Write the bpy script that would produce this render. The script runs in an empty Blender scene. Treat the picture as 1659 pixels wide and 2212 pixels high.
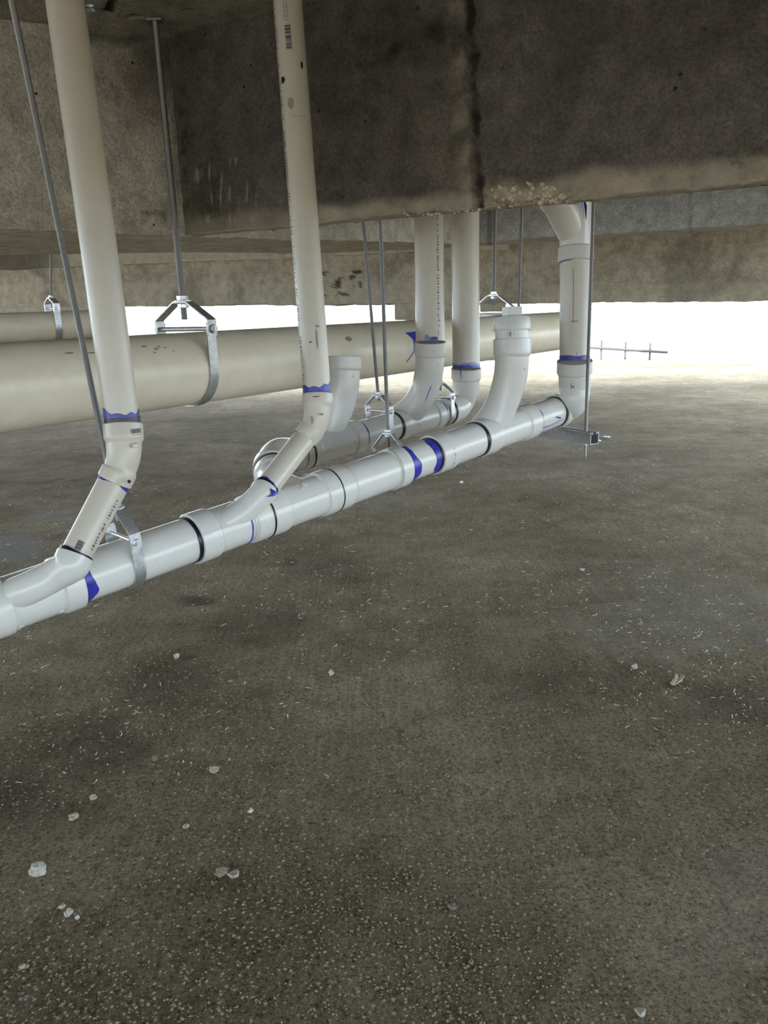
import bpy, math, random
from mathutils import Vector, Matrix, noise
import numpy as np

random.seed(7)
rng = np.random.default_rng(11)
C = bpy.context.scene.collection

# ------------------------------------------------------------------ camera
W, H, FPX = 1659.0, 2212.0, 1700.0
PITCH, ROLL = math.radians(14.6), math.radians(1.72)
CAM = Vector((0, 0, 1.05))
FW = Vector((0, math.cos(PITCH), -math.sin(PITCH)))
U0 = Vector((0, math.sin(PITCH), math.cos(PITCH)))
R0 = Vector((1, 0, 0))
RT = math.cos(ROLL) * R0 - math.sin(ROLL) * U0
UP = math.cos(ROLL) * U0 + math.sin(ROLL) * R0
cd = bpy.data.cameras.new('camera')
cam = bpy.data.objects.new('camera', cd)
C.objects.link(cam)
cd.sensor_fit = 'VERTICAL'
cd.sensor_height = 36.0
cd.lens = FPX * 36.0 / H
cd.clip_start = 0.02
cd.clip_end = 500
m = Matrix((RT, UP, -FW)).transposed().to_4x4()
m.translation = CAM
cam.matrix_world = m
bpy.context.scene.camera = cam

# ------------------------------------------------------------------ world, sun, exposure
SKY = 4.2
w = bpy.data.worlds.new('sky')
bpy.context.scene.world = w
w.use_nodes = True
bg = w.node_tree.nodes['Background']
bg.inputs[0].default_value = (0.71, 0.855, 1.0, 1)
bg.inputs[1].default_value = SKY
sd = bpy.data.lights.new('sun', 'SUN')
sd.energy = 9.0
sd.angle = math.radians(0.8)
sd.color = (1.0, 0.93, 0.8)
sun = bpy.data.objects.new('sun', sd)
sun.rotation_euler = Vector((0.32, 0.85, -0.43)).to_track_quat('-Z', 'Y').to_euler()
C.objects.link(sun)
vs = bpy.context.scene.view_settings
vs.view_transform = 'Standard'
vs.look = 'None'
vs.gamma = 1.0
vs.use_curve_mapping = False
vs.exposure = 0.86


# ------------------------------------------------------------------ picture coordinates to places
def ray(px, py):
    return FW + RT * ((px - W / 2) / FPX) - UP * ((py - H / 2) / FPX)


def P(px, py, d):
    return CAM + ray(px, py) * d


def onz(px, py, z):
    r = ray(px, py)
    return CAM + r * ((z - CAM.z) / r.z)


def ony(px, py, y):
    r = ray(px, py)
    return CAM + r * (y / r.y)


def proj(p):
    v = Vector(p) - CAM
    d = v.dot(FW)
    return W / 2 + FPX * v.dot(RT) / d, H / 2 - FPX * v.dot(UP) / d, d


def rad(wpx, d):
    return wpx * d / FPX / 2


# ------------------------------------------------------------------ materials
def mat(name):
    mt = bpy.data.materials.new(name)
    mt.use_nodes = True
    nt = mt.node_tree
    b = nt.nodes['Principled BSDF']
    return mt, nt, b


def N(nt, typ, **kw):
    n = nt.nodes.new(typ)
    for k, v in kw.items():
        if k.startswith('i_'):
            n.inputs[k[2:].replace('_', ' ')].default_value = v
        else:
            setattr(n, k, v)
    return n


def ramp(nt, fac, stops):
    r = nt.nodes.new('ShaderNodeValToRGB')
    els = r.color_ramp.elements
    while len(els) > len(stops):
        els.remove(els[-1])
    while len(els) < len(stops):
        els.new(0.5)
    for e, (p, c) in zip(els, stops):
        e.position = p
        e.color = (*c, 1)
    nt.links.new(fac, r.inputs[0])
    return r.outputs[0]


def mixc(nt, fac, a, b, blend='MIX'):
    mx = nt.nodes.new('ShaderNodeMix')
    mx.data_type = 'RGBA'
    mx.blend_type = blend
    for sock, v in ((0, fac), (6, a), (7, b)):
        if isinstance(v, (int, float)):
            mx.inputs[sock].default_value = v
        elif isinstance(v, tuple):
            mx.inputs[sock].default_value = (*v, 1)
        else:
            nt.links.new(v, mx.inputs[sock])
    return mx.outputs[2]


def coords(nt, scale=(1, 1, 1), rot=(0, 0, 0)):
    tc = nt.nodes.new('ShaderNodeNewGeometry')
    mp = nt.nodes.new('ShaderNodeMapping')
    mp.inputs['Scale'].default_value = scale
    mp.inputs['Rotation'].default_value = rot
    nt.links.new(tc.outputs['Position'], mp.inputs['Vector'])
    return mp.outputs[0]


def noi(nt, co, scale, detail=6, rough=0.6, out='Fac'):
    n = nt.nodes.new('ShaderNodeTexNoise')
    n.inputs['Scale'].default_value = scale
    n.inputs['Detail'].default_value = detail
    n.inputs['Roughness'].default_value = rough
    nt.links.new(co, n.inputs['Vector'])
    return n.outputs[out]


def bump(nt, b, h, strength, dist, prev=None):
    bp = nt.nodes.new('ShaderNodeBump')
    bp.inputs['Strength'].default_value = strength
    bp.inputs['Distance'].default_value = dist
    nt.links.new(h, bp.inputs['Height'])
    if prev is not None:
        nt.links.new(prev, bp.inputs['Normal'])
    nt.links.new(bp.outputs[0], b.inputs['Normal'])
    return bp.outputs[0]


def pvc_mat(name, col, rough, dirt=0.5, spots=0.0):
    mt, nt, b = mat(name)
    co = coords(nt)
    f = ramp(nt, noi(nt, co, 9, 8, 0.7), [(0.35, (0, 0, 0)), (0.75, (1, 1, 1))])
    c = mixc(nt, f, col, tuple(x * (1 - 0.16 * dirt) for x in col))
    f2 = ramp(nt, noi(nt, co, 95, 4, 0.6), [(0.68, (0, 0, 0)), (0.74, (1, 1, 1))])
    f3 = ramp(nt, noi(nt, co, 7, 3, 0.5), [(0.5, (0, 0, 0)), (0.62, (1, 1, 1))])
    sp = mixc(nt, 1.0, f2, f3, 'MULTIPLY')
    c2 = mixc(nt, sp, c, (0.20, 0.16, 0.10))
    if spots > 0:
        c = mixc(nt, spots, c, c2)
    nt.links.new(c, b.inputs['Base Color'])
    b.inputs['Roughness'].default_value = rough
    b.inputs['IOR'].default_value = 1.5
    bump(nt, b, noi(nt, co, 30, 4), 0.05, 0.01)
    return mt


PVC = pvc_mat('white_pvc', (0.66, 0.64, 0.59), 0.26, 0.5, 0.75)
PVCR = pvc_mat('white_pvc_riser_dimmed', (0.60, 0.555, 0.46), 0.32, 0.5, 0.25)  # same plastic as the main, darkened to stand in for weaker light on risers
PVCD = pvc_mat('white_pvc_dusty', (0.62, 0.57, 0.47), 0.40, 0.9, 0.8)
PVCB = pvc_mat('cream_pvc', (0.78, 0.70, 0.54), 0.36, 0.9, 0.5)


def flat_mat(name, col, rough=0.5, metal=0.0, spread=0.0, scale=60):
    mt, nt, b = mat(name)
    if spread:
        f = noi(nt, coords(nt), scale, 5, 0.6)
        c = ramp(nt, f, [(0.3, tuple(x * (1 - spread) for x in col)), (0.7, tuple(min(1, x * (1 + spread)) for x in col))])
        nt.links.new(c, b.inputs['Base Color'])
    else:
        b.inputs['Base Color'].default_value = (*col, 1)
    b.inputs['Roughness'].default_value = rough
    b.inputs['Metallic'].default_value = metal
    return mt


BLUE = flat_mat('blue_primer', (0.035, 0.04, 0.33), 0.35, 0, 0.5, 90)
PALEBLUE = flat_mat('thin_blue_primer', (0.20, 0.26, 0.45), 0.35, 0, 0.4, 120)
BLACK = flat_mat('dark_primer', (0.006, 0.006, 0.018), 0.35)
INK = flat_mat('print_ink', (0.03, 0.03, 0.05), 0.5)
SMUDGE = flat_mat('smudge', (0.30, 0.26, 0.19), 0.6, 0, 0.4, 200)
GAPM = flat_mat('inner_dark', (0.10, 0.09, 0.08), 0.7)


def galv_mat(name, col, rough):
    mt, nt, b = mat(name)
    co = coords(nt)
    v = nt.nodes.new('ShaderNodeTexVoronoi')
    v.inputs['Scale'].default_value = 140
    nt.links.new(co, v.inputs['Vector'])
    c = ramp(nt, v.outputs['Color'], [(0.2, tuple(x * 0.8 for x in col)), (0.8, col)])
    nt.links.new(c, b.inputs['Base Color'])
    b.inputs['Metallic'].default_value = 0.85
    r = ramp(nt, noi(nt, co, 40), [(0.3, (rough,) * 3), (0.7, (rough + 0.2,) * 3)])
    nt.links.new(r, b.inputs['Roughness'])
    return mt


GALV = galv_mat('galvanised_steel', (0.72, 0.73, 0.74), 0.28)
GALVD = galv_mat('weathered_galvanised_steel', (0.50, 0.50, 0.49), 0.38)


def rod_mat():
    mt, nt, b = mat('threaded_steel')
    co = coords(nt)
    wv = nt.nodes.new('ShaderNodeTexWave')
    wv.wave_type = 'BANDS'
    wv.bands_direction = 'Z'
    wv.inputs['Scale'].default_value = 200
    nt.links.new(co, wv.inputs['Vector'])
    b.inputs['Base Color'].default_value = (0.30, 0.30, 0.31, 1)
    b.inputs['Metallic'].default_value = 0.9
    b.inputs['Roughness'].default_value = 0.36
    bump(nt, b, wv.outputs[0], 0.35, 0.001)
    return mt


RODM = rod_mat()


def concrete_mat(name, base, dark, tan, rough=0.9, pits=1.0, grain=None):
    """colour varies with noise; the mesh's 'dirt' attribute: R = stains and darkening, G = tan deposit, B = white splash"""
    mt, nt, b = mat(name)
    co = coords(nt)
    big = noi(nt, co, 2.2, 8, 0.62)
    c = ramp(nt, big, [(0.34, dark), (0.68, base)])
    med = noi(nt, co, 14, 8, 0.68)
    c = mixc(nt, 0.42, c, ramp(nt, med, [(0.36, tuple(x * 0.45 for x in base)), (0.62, tuple(x * 1.35 for x in base))]))
    fine = noi(nt, co, 120, 4, 0.7)
    c = mixc(nt, 0.8, c, ramp(nt, fine, [(0.36, (0.55,) * 3), (0.62, (1.1,) * 3)]), 'MULTIPLY')
    # air holes
    v = nt.nodes.new('ShaderNodeTexVoronoi')
    v.inputs['Scale'].default_value = 16
    nt.links.new(co, v.inputs['Vector'])
    pit = ramp(nt, v.outputs['Distance'], [(0.05, (1, 1, 1)), (0.085, (0, 0, 0))])
    pm = ramp(nt, noi(nt, co, 5, 3), [(0.47, (0, 0, 0)), (0.55, (1, 1, 1))])
    pit = mixc(nt, 1.0, pit, pm, 'MULTIPLY')
    pitf = mixc(nt, pits, (0, 0, 0), pit)
    c = mixc(nt, pitf, c, (0.025, 0.02, 0.015))
    at = nt.nodes.new('ShaderNodeAttribute')
    at.attribute_name = 'dirt'
    sp = nt.nodes.new('ShaderNodeSeparateColor')
    nt.links.new(at.outputs['Color'], sp.inputs[0])
    c = mixc(nt, sp.outputs[1], c, mixc(nt, med, tuple(x * 0.7 for x in tan), tan))
    c = mixc(nt, sp.outputs[0], c, (0.035, 0.028, 0.02))
    c = mixc(nt, sp.outputs[2], c, (0.55, 0.53, 0.47))
    h = mixc(nt, 0.5, med, fine)
    if grain:
        g = noi(nt, coords(nt, grain[0], grain[1]), 1.0, 7, 0.65)
        c = mixc(nt, 0.75, c, ramp(nt, g, [(0.32, (0.42, 0.40, 0.36)), (0.65, (1, 1, 1))]), 'MULTIPLY')
        h = mixc(nt, 0.6, h, g)
    nt.links.new(c, b.inputs['Base Color'])
    b.inputs['Roughness'].default_value = rough
    b.inputs['Specular IOR Level'].default_value = 0.25
    n1 = bump(nt, b, h, 1.0, 0.02)
    inv = ramp(nt, pitf, [(0, (1, 1, 1)), (1, (0, 0, 0))])
    bump(nt, b, inv, 0.6, 0.01, n1)
    return mt


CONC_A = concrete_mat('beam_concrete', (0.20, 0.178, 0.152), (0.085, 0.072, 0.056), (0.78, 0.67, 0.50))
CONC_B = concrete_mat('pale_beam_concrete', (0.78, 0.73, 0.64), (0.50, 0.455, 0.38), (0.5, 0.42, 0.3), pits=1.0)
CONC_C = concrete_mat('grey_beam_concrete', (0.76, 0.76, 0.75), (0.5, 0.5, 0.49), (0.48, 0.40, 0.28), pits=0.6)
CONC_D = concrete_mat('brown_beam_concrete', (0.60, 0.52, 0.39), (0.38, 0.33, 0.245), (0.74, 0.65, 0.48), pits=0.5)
CONC_U = concrete_mat('board_marked_concrete', (0.80, 0.71, 0.56), (0.52, 0.45, 0.34), (0.5, 0.42, 0.3), pits=0.0,
                      grain=((9, 60, 9), (0, 0, math.radians(-62))))
CONC_T = concrete_mat('slab_concrete', (0.42, 0.39, 0.33), (0.30, 0.275, 0.225), (0.5, 0.42, 0.3), pits=0.0)


def floor_mat():
    mt, nt, b = mat('dirty_floor_concrete')
    co = coords(nt)
    big = noi(nt, co, 0.9, 6, 0.6)
    c = ramp(nt, big, [(0.33, (0.36, 0.275, 0.175)), (0.66, (0.68, 0.565, 0.405))])
    med = noi(nt, co, 6.5, 9, 0.7)
    c = mixc(nt, 0.7, c, ramp(nt, med, [(0.32, (0.55, 0.52, 0.48)), (0.66, (1.1, 1.1, 1.08))]), 'MULTIPLY')
    # broom strokes
    br = noi(nt, coords(nt, (90, 4, 1), (0, 0, math.radians(27))), 1.0, 4, 0.6)
    c = mixc(nt, 0.55, c, ramp(nt, br, [(0.3, (0.66, 0.65, 0.62)), (0.7, (1.1, 1.1, 1.1))]), 'MULTIPLY')
    gr = noi(nt, co, 130, 5, 0.75)
    c = mixc(nt, 0.95, c, ramp(nt, gr, [(0.36, (0.28, 0.26, 0.23)), (0.47, (0.95, 0.95, 0.95)), (0.66, (1.45, 1.42, 1.35))]), 'MULTIPLY')
    gr2 = noi(nt, co, 420, 3, 0.7)
    c = mixc(nt, 0.8, c, ramp(nt, gr2, [(0.38, (0.45, 0.43, 0.4)), (0.62, (1.25, 1.25, 1.25))]), 'MULTIPLY')
    at = nt.nodes.new('ShaderNodeAttribute')
    at.attribute_name = 'dirt'
    sp = nt.nodes.new('ShaderNodeSeparateColor')
    nt.links.new(at.outputs['Color'], sp.inputs[0])
    c = mixc(nt, sp.outputs[2], c, mixc(nt, gr, (0.34, 0.32, 0.27), (0.56, 0.54, 0.49)))
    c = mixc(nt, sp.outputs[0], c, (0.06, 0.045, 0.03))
    nt.links.new(c, b.inputs['Base Color'])
    b.inputs['Roughness'].default_value = 0.95
    b.inputs['Specular IOR Level'].default_value = 0.12
    n1 = bump(nt, b, med, 0.5, 0.03)
    n2 = bump(nt, b, gr, 1.0, 0.018, n1)
    n3 = bump(nt, b, br, 0.35, 0.004, n2)
    bump(nt, b, gr2, 0.6, 0.003, n3)
    return mt


FLOORM = floor_mat()
GROUNDM = flat_mat('sunlit_ground', (0.27, 0.24, 0.19), 0.95, 0, 0.25, 3)
STONE = flat_mat('pebble_stone', (0.34, 0.29, 0.22), 0.9, 0, 0.35, 120)
PALESTONE = flat_mat('pale_stone', (0.40, 0.37, 0.31), 0.9, 0, 0.3, 140)
DARKSTONE = flat_mat('dark_clod', (0.16, 0.13, 0.10), 0.95, 0, 0.3, 120)
GRAIN = flat_mat('grit', (0.22, 0.18, 0.125), 0.95, 0, 0.4, 300)
STRAW = flat_mat('pale_fibre', (0.66, 0.62, 0.52), 0.8, 0, 0.2, 60)
TIMBER = flat_mat('timber', (0.35, 0.26, 0.16), 0.8, 0, 0.3, 20)
FENCEM = flat_mat('dark_wire', (0.05, 0.05, 0.05), 0.6)


# ------------------------------------------------------------------ object helpers
def tag(o, label=None, cat=None, group=None, kind=None):
    if label: o['label'] = label
    if cat: o['category'] = cat
    if group: o['group'] = group
    if kind: o['kind'] = kind
    return o


def root(name, loc, label, cat, group=None):
    o = bpy.data.objects.new(name, None)
    o.empty_display_size = 0.05
    o.location = loc
    C.objects.link(o)
    return tag(o, label, cat, group)


def origin(o):
    v = Vector((0, 0, 0))
    while o is not None:
        v += o.location
        o = o.parent
    return v


def build(name, geo, mt, parent=None, loc=None, sharp=35, smooth=True):
    """geo = (verts in world space, faces); one mesh object; origin at loc or at the parent's origin"""
    vs_, fs_ = geo
    po = origin(parent)
    base = Vector(loc) if loc is not None else po
    me = bpy.data.meshes.new(name)
    me.from_pydata([Vector(v) - base for v in vs_], [], fs_)
    me.update()
    if smooth:
        me.polygons.foreach_set('use_smooth', [True] * len(me.polygons))
        me.set_sharp_from_angle(angle=math.radians(sharp))
    me.materials.append(mt)
    o = bpy.data.objects.new(name, me)
    C.objects.link(o)
    o.parent = parent
    o.location = base - po
    if name in ('print_mark', 'barcode_print', 'pen_mark', 'primer_drip'): o['kind'] = 'stuff'
    return o


def join(*gs):
    V, F = [], []
    for v, f in gs:
        n = len(V)
        V += list(v)
        F += [tuple(i + n for i in q) for q in f]
    return V, F


def basis(a):
    a = a.normalized()
    t = Vector((0, 0, 1)) if abs(a.z) < 0.9 else Vector((0, 1, 0))
    x = t.cross(a).normalized()
    return x, a.cross(x).normalized()


def tube(pts, rr, n=40, caps=True):
    """sweep a circle of radius rr[i] along pts[i]"""
    V, F = [], []
    T = []
    for i in range(len(pts)):
        a = pts[max(0, i - 1)]
        b = pts[min(len(pts) - 1, i + 1)]
        t = (b - a)
        T.append(t.normalized() if t.length > 1e-9 else (T[-1] if T else Vector((0, 0, 1))))
    x, y = basis(T[0])
    for i, p in enumerate(pts):
        if i:
            q = T[i - 1].rotation_difference(T[i])
            x = q @ x
            x = (x - T[i] * x.dot(T[i])).normalized()
            y = T[i].cross(x).normalized()
        for k in range(n):
            an = 2 * math.pi * k / n
            V.append(p + x * (rr[i] * math.cos(an)) + y * (rr[i] * math.sin(an)))
    for i in range(len(pts) - 1):
        for k in range(n):
            F.append((i * n + k, i * n + (k + 1) % n, (i + 1) * n + (k + 1) % n, (i + 1) * n + k))
    if caps:
        F.append(tuple(reversed(range(n))))
        F.append(tuple(range((len(pts) - 1) * n, len(pts) * n)))
    return V, F


def catmull(pts, per=14):
    out = []
    n = len(pts)
    if n == 2:
        return [pts[0].lerp(pts[1], i / per) for i in range(per + 1)]
    for i in range(n - 1):
        p0 = pts[i - 1] if i else pts[0] * 2 - pts[1]
        p1, p2 = pts[i], pts[i + 1]
        p3 = pts[i + 2] if i + 2 < n else pts[-1] * 2 - pts[-2]
        for k in range(per):
            t = k / per
            out.append(0.5 * ((2 * p1) + (p2 - p0) * t + (2 * p0 - 5 * p1 + 4 * p2 - p3) * t * t + (3 * p1 - p0 - 3 * p2 + p3) * t ** 3))
    out.append(pts[-1].copy())
    return out


class Path:
    def __init__(self, pts, per=14):
        self.p = catmull([Vector(q) for q in pts], per)
        self.s = [0.0]
        for a, b in zip(self.p, self.p[1:]):
            self.s.append(self.s[-1] + (b - a).length)
        self.L = self.s[-1]

    def at(self, s):
        s = max(0, min(self.L, s))
        for i in range(len(self.s) - 1):
            if s <= self.s[i + 1] + 1e-12:
                k = (s - self.s[i]) / max(1e-9, self.s[i + 1] - self.s[i])
                return self.p[i].lerp(self.p[i + 1], k)
        return self.p[-1].copy()

    def dir(self, s):
        return (self.at(s + 0.004) - self.at(s - 0.004)).normalized()


def profile_tube(path, prof, n=44, step=0.006, caps=True):
    """prof: list of (s, r) with r linear between entries; repeated s = a step"""
    ss, rr = [], []
    for i in range(len(prof) - 1):
        (s0, r0), (s1, r1) = prof[i], prof[i + 1]
        if i == 0:
            ss.append(s0); rr.append(r0)
        if s1 - s0 < 1e-6:
            ss.append(s0 + 0.00012); rr.append(r1)
            continue
        k = max(1, int((s1 - s0) / step))
        for j in range(1, k + 1):
            t = j / k
            ss.append(s0 + (s1 - s0) * t); rr.append(r0 + (r1 - r0) * t)
    return tube([path.at(s) for s in ss], rr, n, caps)


def fit_profile(L, r0, r1, h0, h1, k=1.15, kb=1.04, lip=0.003):
    """hub lengths h0, h1 at the two ends of a fitting whose pipes have radii r0, r1"""
    pr = []
    if h0 > 0:
        R = r0 * k
        pr += [(0, R - lip * 0.6), (0.0015, R), (h0 - 0.004, R), (h0 + 0.001, R * 0.985), (h0 + 0.006, r0 * kb)]
    else:
        pr += [(0, r0 * kb)]
    if h1 > 0:
        R = r1 * k
        pr += [(L - h1 - 0.006, r1 * kb), (L - h1 - 0.001, R * 0.985), (L - h1 + 0.004, R), (L - 0.0015, R), (L, R - lip * 0.6)]
    else:
        pr += [(L, r1 * kb)]
    return pr


def ring(p, a, r, L, wob=0.0, seed=0, th=0.0008, n=72):
    """band round a pipe, starting at p and running L along a; its far edge is uneven by wob (fraction)"""
    a = a.normalized()
    x, y = basis(a)
    V, F = [], []
    for k in range(n):
        an = 2 * math.pi * k / n
        d = x * math.cos(an) + y * math.sin(an)
        e = L * (1 + wob * (noise.noise(Vector((math.cos(an) * 1.6 + seed, math.sin(an) * 1.6, seed * 2.7))) * 1.8))
        for s, rr_ in ((0.0, r), (0.0, r + th), (e, r + th), (e, r)):
            V.append(p + a * s + d * rr_)
    for k in range(n):
        q = (k + 1) % n
        for j in range(3):
            F.append((k * 4 + j, q * 4 + j, q * 4 + j + 1, k * 4 + j + 1))
    return V, F


def face_frame(p, a):
    """on a pipe at p with axis a: e faces the camera, x = to the right in the picture"""
    a = a.normalized()
    e = (CAM - p)
    e = (e - a * e.dot(a)).normalized()
    x = a.cross(e).normalized()
    if x.dot(RT) < 0:
        x = -x
    return e, x, a


def decal(p, a, r, polys, off=0.0006):
    """polys in (arc length from the side facing the camera, distance along a) laid on a pipe of radius r"""
    e, x, a = face_frame(p, a)
    V, F = [], []
    wid = r * 0.14

    def clip(poly, lim, keep_less):
        out = []
        for (p0, p1) in zip(poly, poly[1:] + poly[:1]):
            i0 = (p0[0] <= lim) if keep_less else (p0[0] >= lim)
            i1 = (p1[0] <= lim) if keep_less else (p1[0] >= lim)
            if i0: out.append(p0)
            if i0 != i1:
                t = (lim - p0[0]) / (p1[0] - p0[0])
                out.append((lim, p0[1] + t * (p1[1] - p0[1])))
        return out

    cut = []
    for poly in polys:
        lo_, hi_ = min(q[0] for q in poly), max(q[0] for q in poly)
        k_ = max(1, int(math.ceil((hi_ - lo_) / wid)))
        for i in range(k_):
            q = clip(clip(list(poly), lo_ + (hi_ - lo_) * (i + 1) / k_, True), lo_ + (hi_ - lo_) * i / k_, False) if k_ > 1 else list(poly)
            if len(q) >= 3: cut.append(q)
    for poly in cut:
        n = len(V)
        for (u, s) in poly:
            th = u / r
            V.append(p + a * s + (e * math.cos(th) + x * math.sin(th)) * (r + off))
        F.append(tuple(range(n, n + len(poly))))
    return V, F


def rect(u0, u1, s0, s1):
    return [(u0, s0), (u1, s0), (u1, s1), (u0, s1)]


def blob(u, s, ru, rs, seed=0, n=16):
    return [(u + ru * math.cos(t) * (1 + 0.5 * noise.noise(Vector((math.cos(t) * 1.5, math.sin(t) * 1.5, seed)))),
             s + rs * math.sin(t) * (1 + 0.5 * noise.noise(Vector((math.cos(t) * 1.5, math.sin(t) * 1.5, seed + 9)))))
            for t in [2 * math.pi * i / n for i in range(n)]]


def barcode(w_, h_, seed=1, stacked=True):
    r_ = random.Random(seed)
    out, s = [], 0.0
    while s < h_:
        t = r_.choice([0.03, 0.045, 0.08, 0.10]) * h_ * 0.6
        out.append(rect(-w_ / 2, w_ / 2, s, min(h_, s + t)) if stacked else rect(s, min(h_, s + t), -w_ / 2, w_ / 2))
        s += t + r_.choice([0.02, 0.04, 0.06]) * h_ * 0.7
    return out


def print_line(length, size, seed=1, gap=0.2, u=0.0):
    """a row of worn, unreadable print running along the pipe"""
    r_ = random.Random(seed)
    out, s = [], 0.0
    while s < length:
        if r_.random() < gap:
            s += size * 0.9
            continue
        for k in range(r_.choice([1, 2, 2, 3])):
            if r_.random() < 0.5:
                uu = u + (r_.random() - 0.5) * size * 0.6
                out.append(rect(uu - size * 0.08, uu + size * 0.08, s, s + size * 0.6))
            else:
                ss = s + r_.random() * size * 0.5
                out.append(rect(u - size * 0.5, u + size * 0.45, ss, ss + size * 0.14))
        s += size * 0.85
    return out


def box_axes(c, ax, hs):
    """box with centre c, axes ax (3 unit vectors), half sizes hs"""
    V = []
    for i in (-1, 1):
        for j in (-1, 1):
            for k in (-1, 1):
                V.append(c + ax[0] * hs[0] * i + ax[1] * hs[1] * j + ax[2] * hs[2] * k)
    F = [(0, 1, 3, 2), (4, 6, 7, 5), (0, 4, 5, 1), (2, 3, 7, 6), (0, 2, 6, 4), (1, 5, 7, 3)]
    return V, F


def prism(p, a, r, L, n=6, chamf=0.0, rot=0.0):
    x, y = basis(a)
    a = a.normalized()
    V, F = [], []
    prof = [(0, r * (1 - chamf)), (L * 0.12, r), (L * 0.88, r), (L, r * (1 - chamf))] if chamf else [(0, r), (L, r)]
    for s, rr_ in prof:
        for k in range(n):
            an = 2 * math.pi * k / n + rot
            V.append(p + a * s + (x * math.cos(an) + y * math.sin(an)) * rr_)
    for i in range(len(prof) - 1):
        for k in range(n):
            F.append((i * n + k, i * n + (k + 1) % n, (i + 1) * n + (k + 1) % n, (i + 1) * n + k))
    F.append(tuple(reversed(range(n))))
    F.append(tuple(range((len(prof) - 1) * n, len(prof) * n)))
    return V, F


def washer(p, a, r, ri, t, n=28):
    x, y = basis(a)
    a = a.normalized()
    V, F = [], []
    for k in range(n):
        an = 2 * math.pi * k / n
        d = x * math.cos(an) + y * math.sin(an)
        V += [p + d * ri, p + d * r, p + d * r + a * t, p + d * ri + a * t]
    for k in range(n):
        q = (k + 1) % n
        for j in range(4):
            F.append((k * 4 + j, q * 4 + j, q * 4 + (j + 1) % 4, k * 4 + (j + 1) % 4))
    return V, F


def strap(path2d, o, s_, v_, a_, w_, t_):
    """flat bar bent along a 2D path in the plane (s_, v_), w_ wide along a_, t_ thick"""
    pts = [Vector((p[0], p[1])) for p in path2d]
    V, F = [], []
    n = len(pts)
    for i, p in enumerate(pts):
        d0 = (pts[i] - pts[i - 1]).normalized() if i else (pts[1] - pts[0]).normalized()
        d1 = (pts[i + 1] - pts[i]).normalized() if i + 1 < n else d0
        d = (d0 + d1).normalized()
        nr = Vector((-d.y, d.x)) / max(0.4, (d.dot(d0)))
        for (ss, ww) in ((-1, -1), (-1, 1), (1, 1), (1, -1)):
            q = p + nr * (t_ / 2 * ss)
            V.append(o + s_ * q.x + v_ * q.y + a_ * (w_ / 2 * ww))
    for i in range(n - 1):
        for k in range(4):
            F.append((i * 4 + k, i * 4 + (k + 1) % 4, (i + 1) * 4 + (k + 1) % 4, (i + 1) * 4 + k))
    F.append((3, 2, 1, 0))
    F.append(tuple((n - 1) * 4 + k for k in range(4)))
    return V, F


# ------------------------------------------------------------------ the structure
ZB = 1.305            # underside of the near beams
ZC = 1.405            # underside of the grey beam behind them
corner = onz(400, 507, ZB)
r_ = ray(385, 80)
k_ = math.hypot(corner.x, corner.y) / math.hypot(r_.x, r_.y)
ZT = CAM.z + r_.z * k_   # ceiling


def grid_loft(name, stations, nu, nv, disp, dirt, mts, kind='structure', segmat=None, parent=None):
    """stations: cross-sections (each a list of points from front top round to back top); nu pieces between neighbouring
    stations, nv[i] pieces along each cross-section side; disp(p, seg)->metres outwards, dirt(p, seg)->(r, g, b)"""
    rows, segs = [], []
    ns = len(stations)
    for si in range(ns - 1):
        for k in range(nu[si] + (1 if si == ns - 2 else 0)):
            t = k / nu[si]
            cs = [Vector(a).lerp(Vector(b), t) for a, b in zip(stations[si], stations[si + 1])]
            row, sg = [], []
            for i in range(len(cs) - 1):
                for j in range(nv[i] + (1 if i == len(cs) - 2 else 0)):
                    row.append(cs[i].lerp(cs[i + 1], j / nv[i]))
                    sg.append(i)
            rows.append(row)
            segs = sg
    nr, nc = len(rows), len(rows[0])
    P_ = np.array([[tuple(p) for p in r] for r in rows])
    du = np.gradient(P_, axis=0)
    dv = np.gradient(P_, axis=1)
    nrm = np.cross(du, dv)
    nrm = -nrm / np.maximum(1e-9, np.linalg.norm(nrm, axis=2, keepdims=True))
    V, D = [], []
    for i in range(nr):
        for j in range(nc):
            p = Vector(P_[i, j])
            d = disp(p, segs[j]) if disp else 0.0
            V.append(p + Vector(nrm[i, j]) * d)
            D.append(dirt(p, segs[j]) if dirt else (0, 0, 0))
    F, M = [], []
    for i in range(nr - 1):
        for j in range(nc - 1):
            F.append((i * nc + j, i * nc + j + 1, (i + 1) * nc + j + 1, (i + 1) * nc + j))
            M.append(segmat[segs[j]] if segmat else 0)
    # close the top and the ends
    F.append(tuple(range(nc))); M.append(0)
    F.append(tuple(reversed(range((nr - 1) * nc, nr * nc)))); M.append(0)
    for i in range(nr - 1):
        F.append((i * nc, (i + 1) * nc, (i + 1) * nc + nc - 1, i * nc + nc - 1)); M.append(0)
    me = bpy.data.meshes.new(name)
    base = Vector(V[0])
    base.z = 0
    me.from_pydata([v - base for v in V], [], F)
    for mt in mts:
        me.materials.append(mt)
    me.polygons.foreach_set('material_index', M)
    at = me.color_attributes.new('dirt', 'FLOAT_COLOR', 'POINT')
    at.data.foreach_set('color', np.array([(*d, 1.0) for d in D], dtype=np.float32).ravel())
    me.polygons.foreach_set('use_smooth', [True] * len(me.polygons))
    me.update()
    me.set_sharp_from_angle(angle=math.radians(50))
    o = bpy.data.objects.new(name, me)
    o.location = base
    C.objects.link(o)
    o.parent = parent
    if kind: o['kind'] = kind
    return o


def bl(x, a, b):
    t = max(0.0, min(1.0, (x - a) / (b - a)))
    return t * t * (3 - 2 * t)


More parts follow.
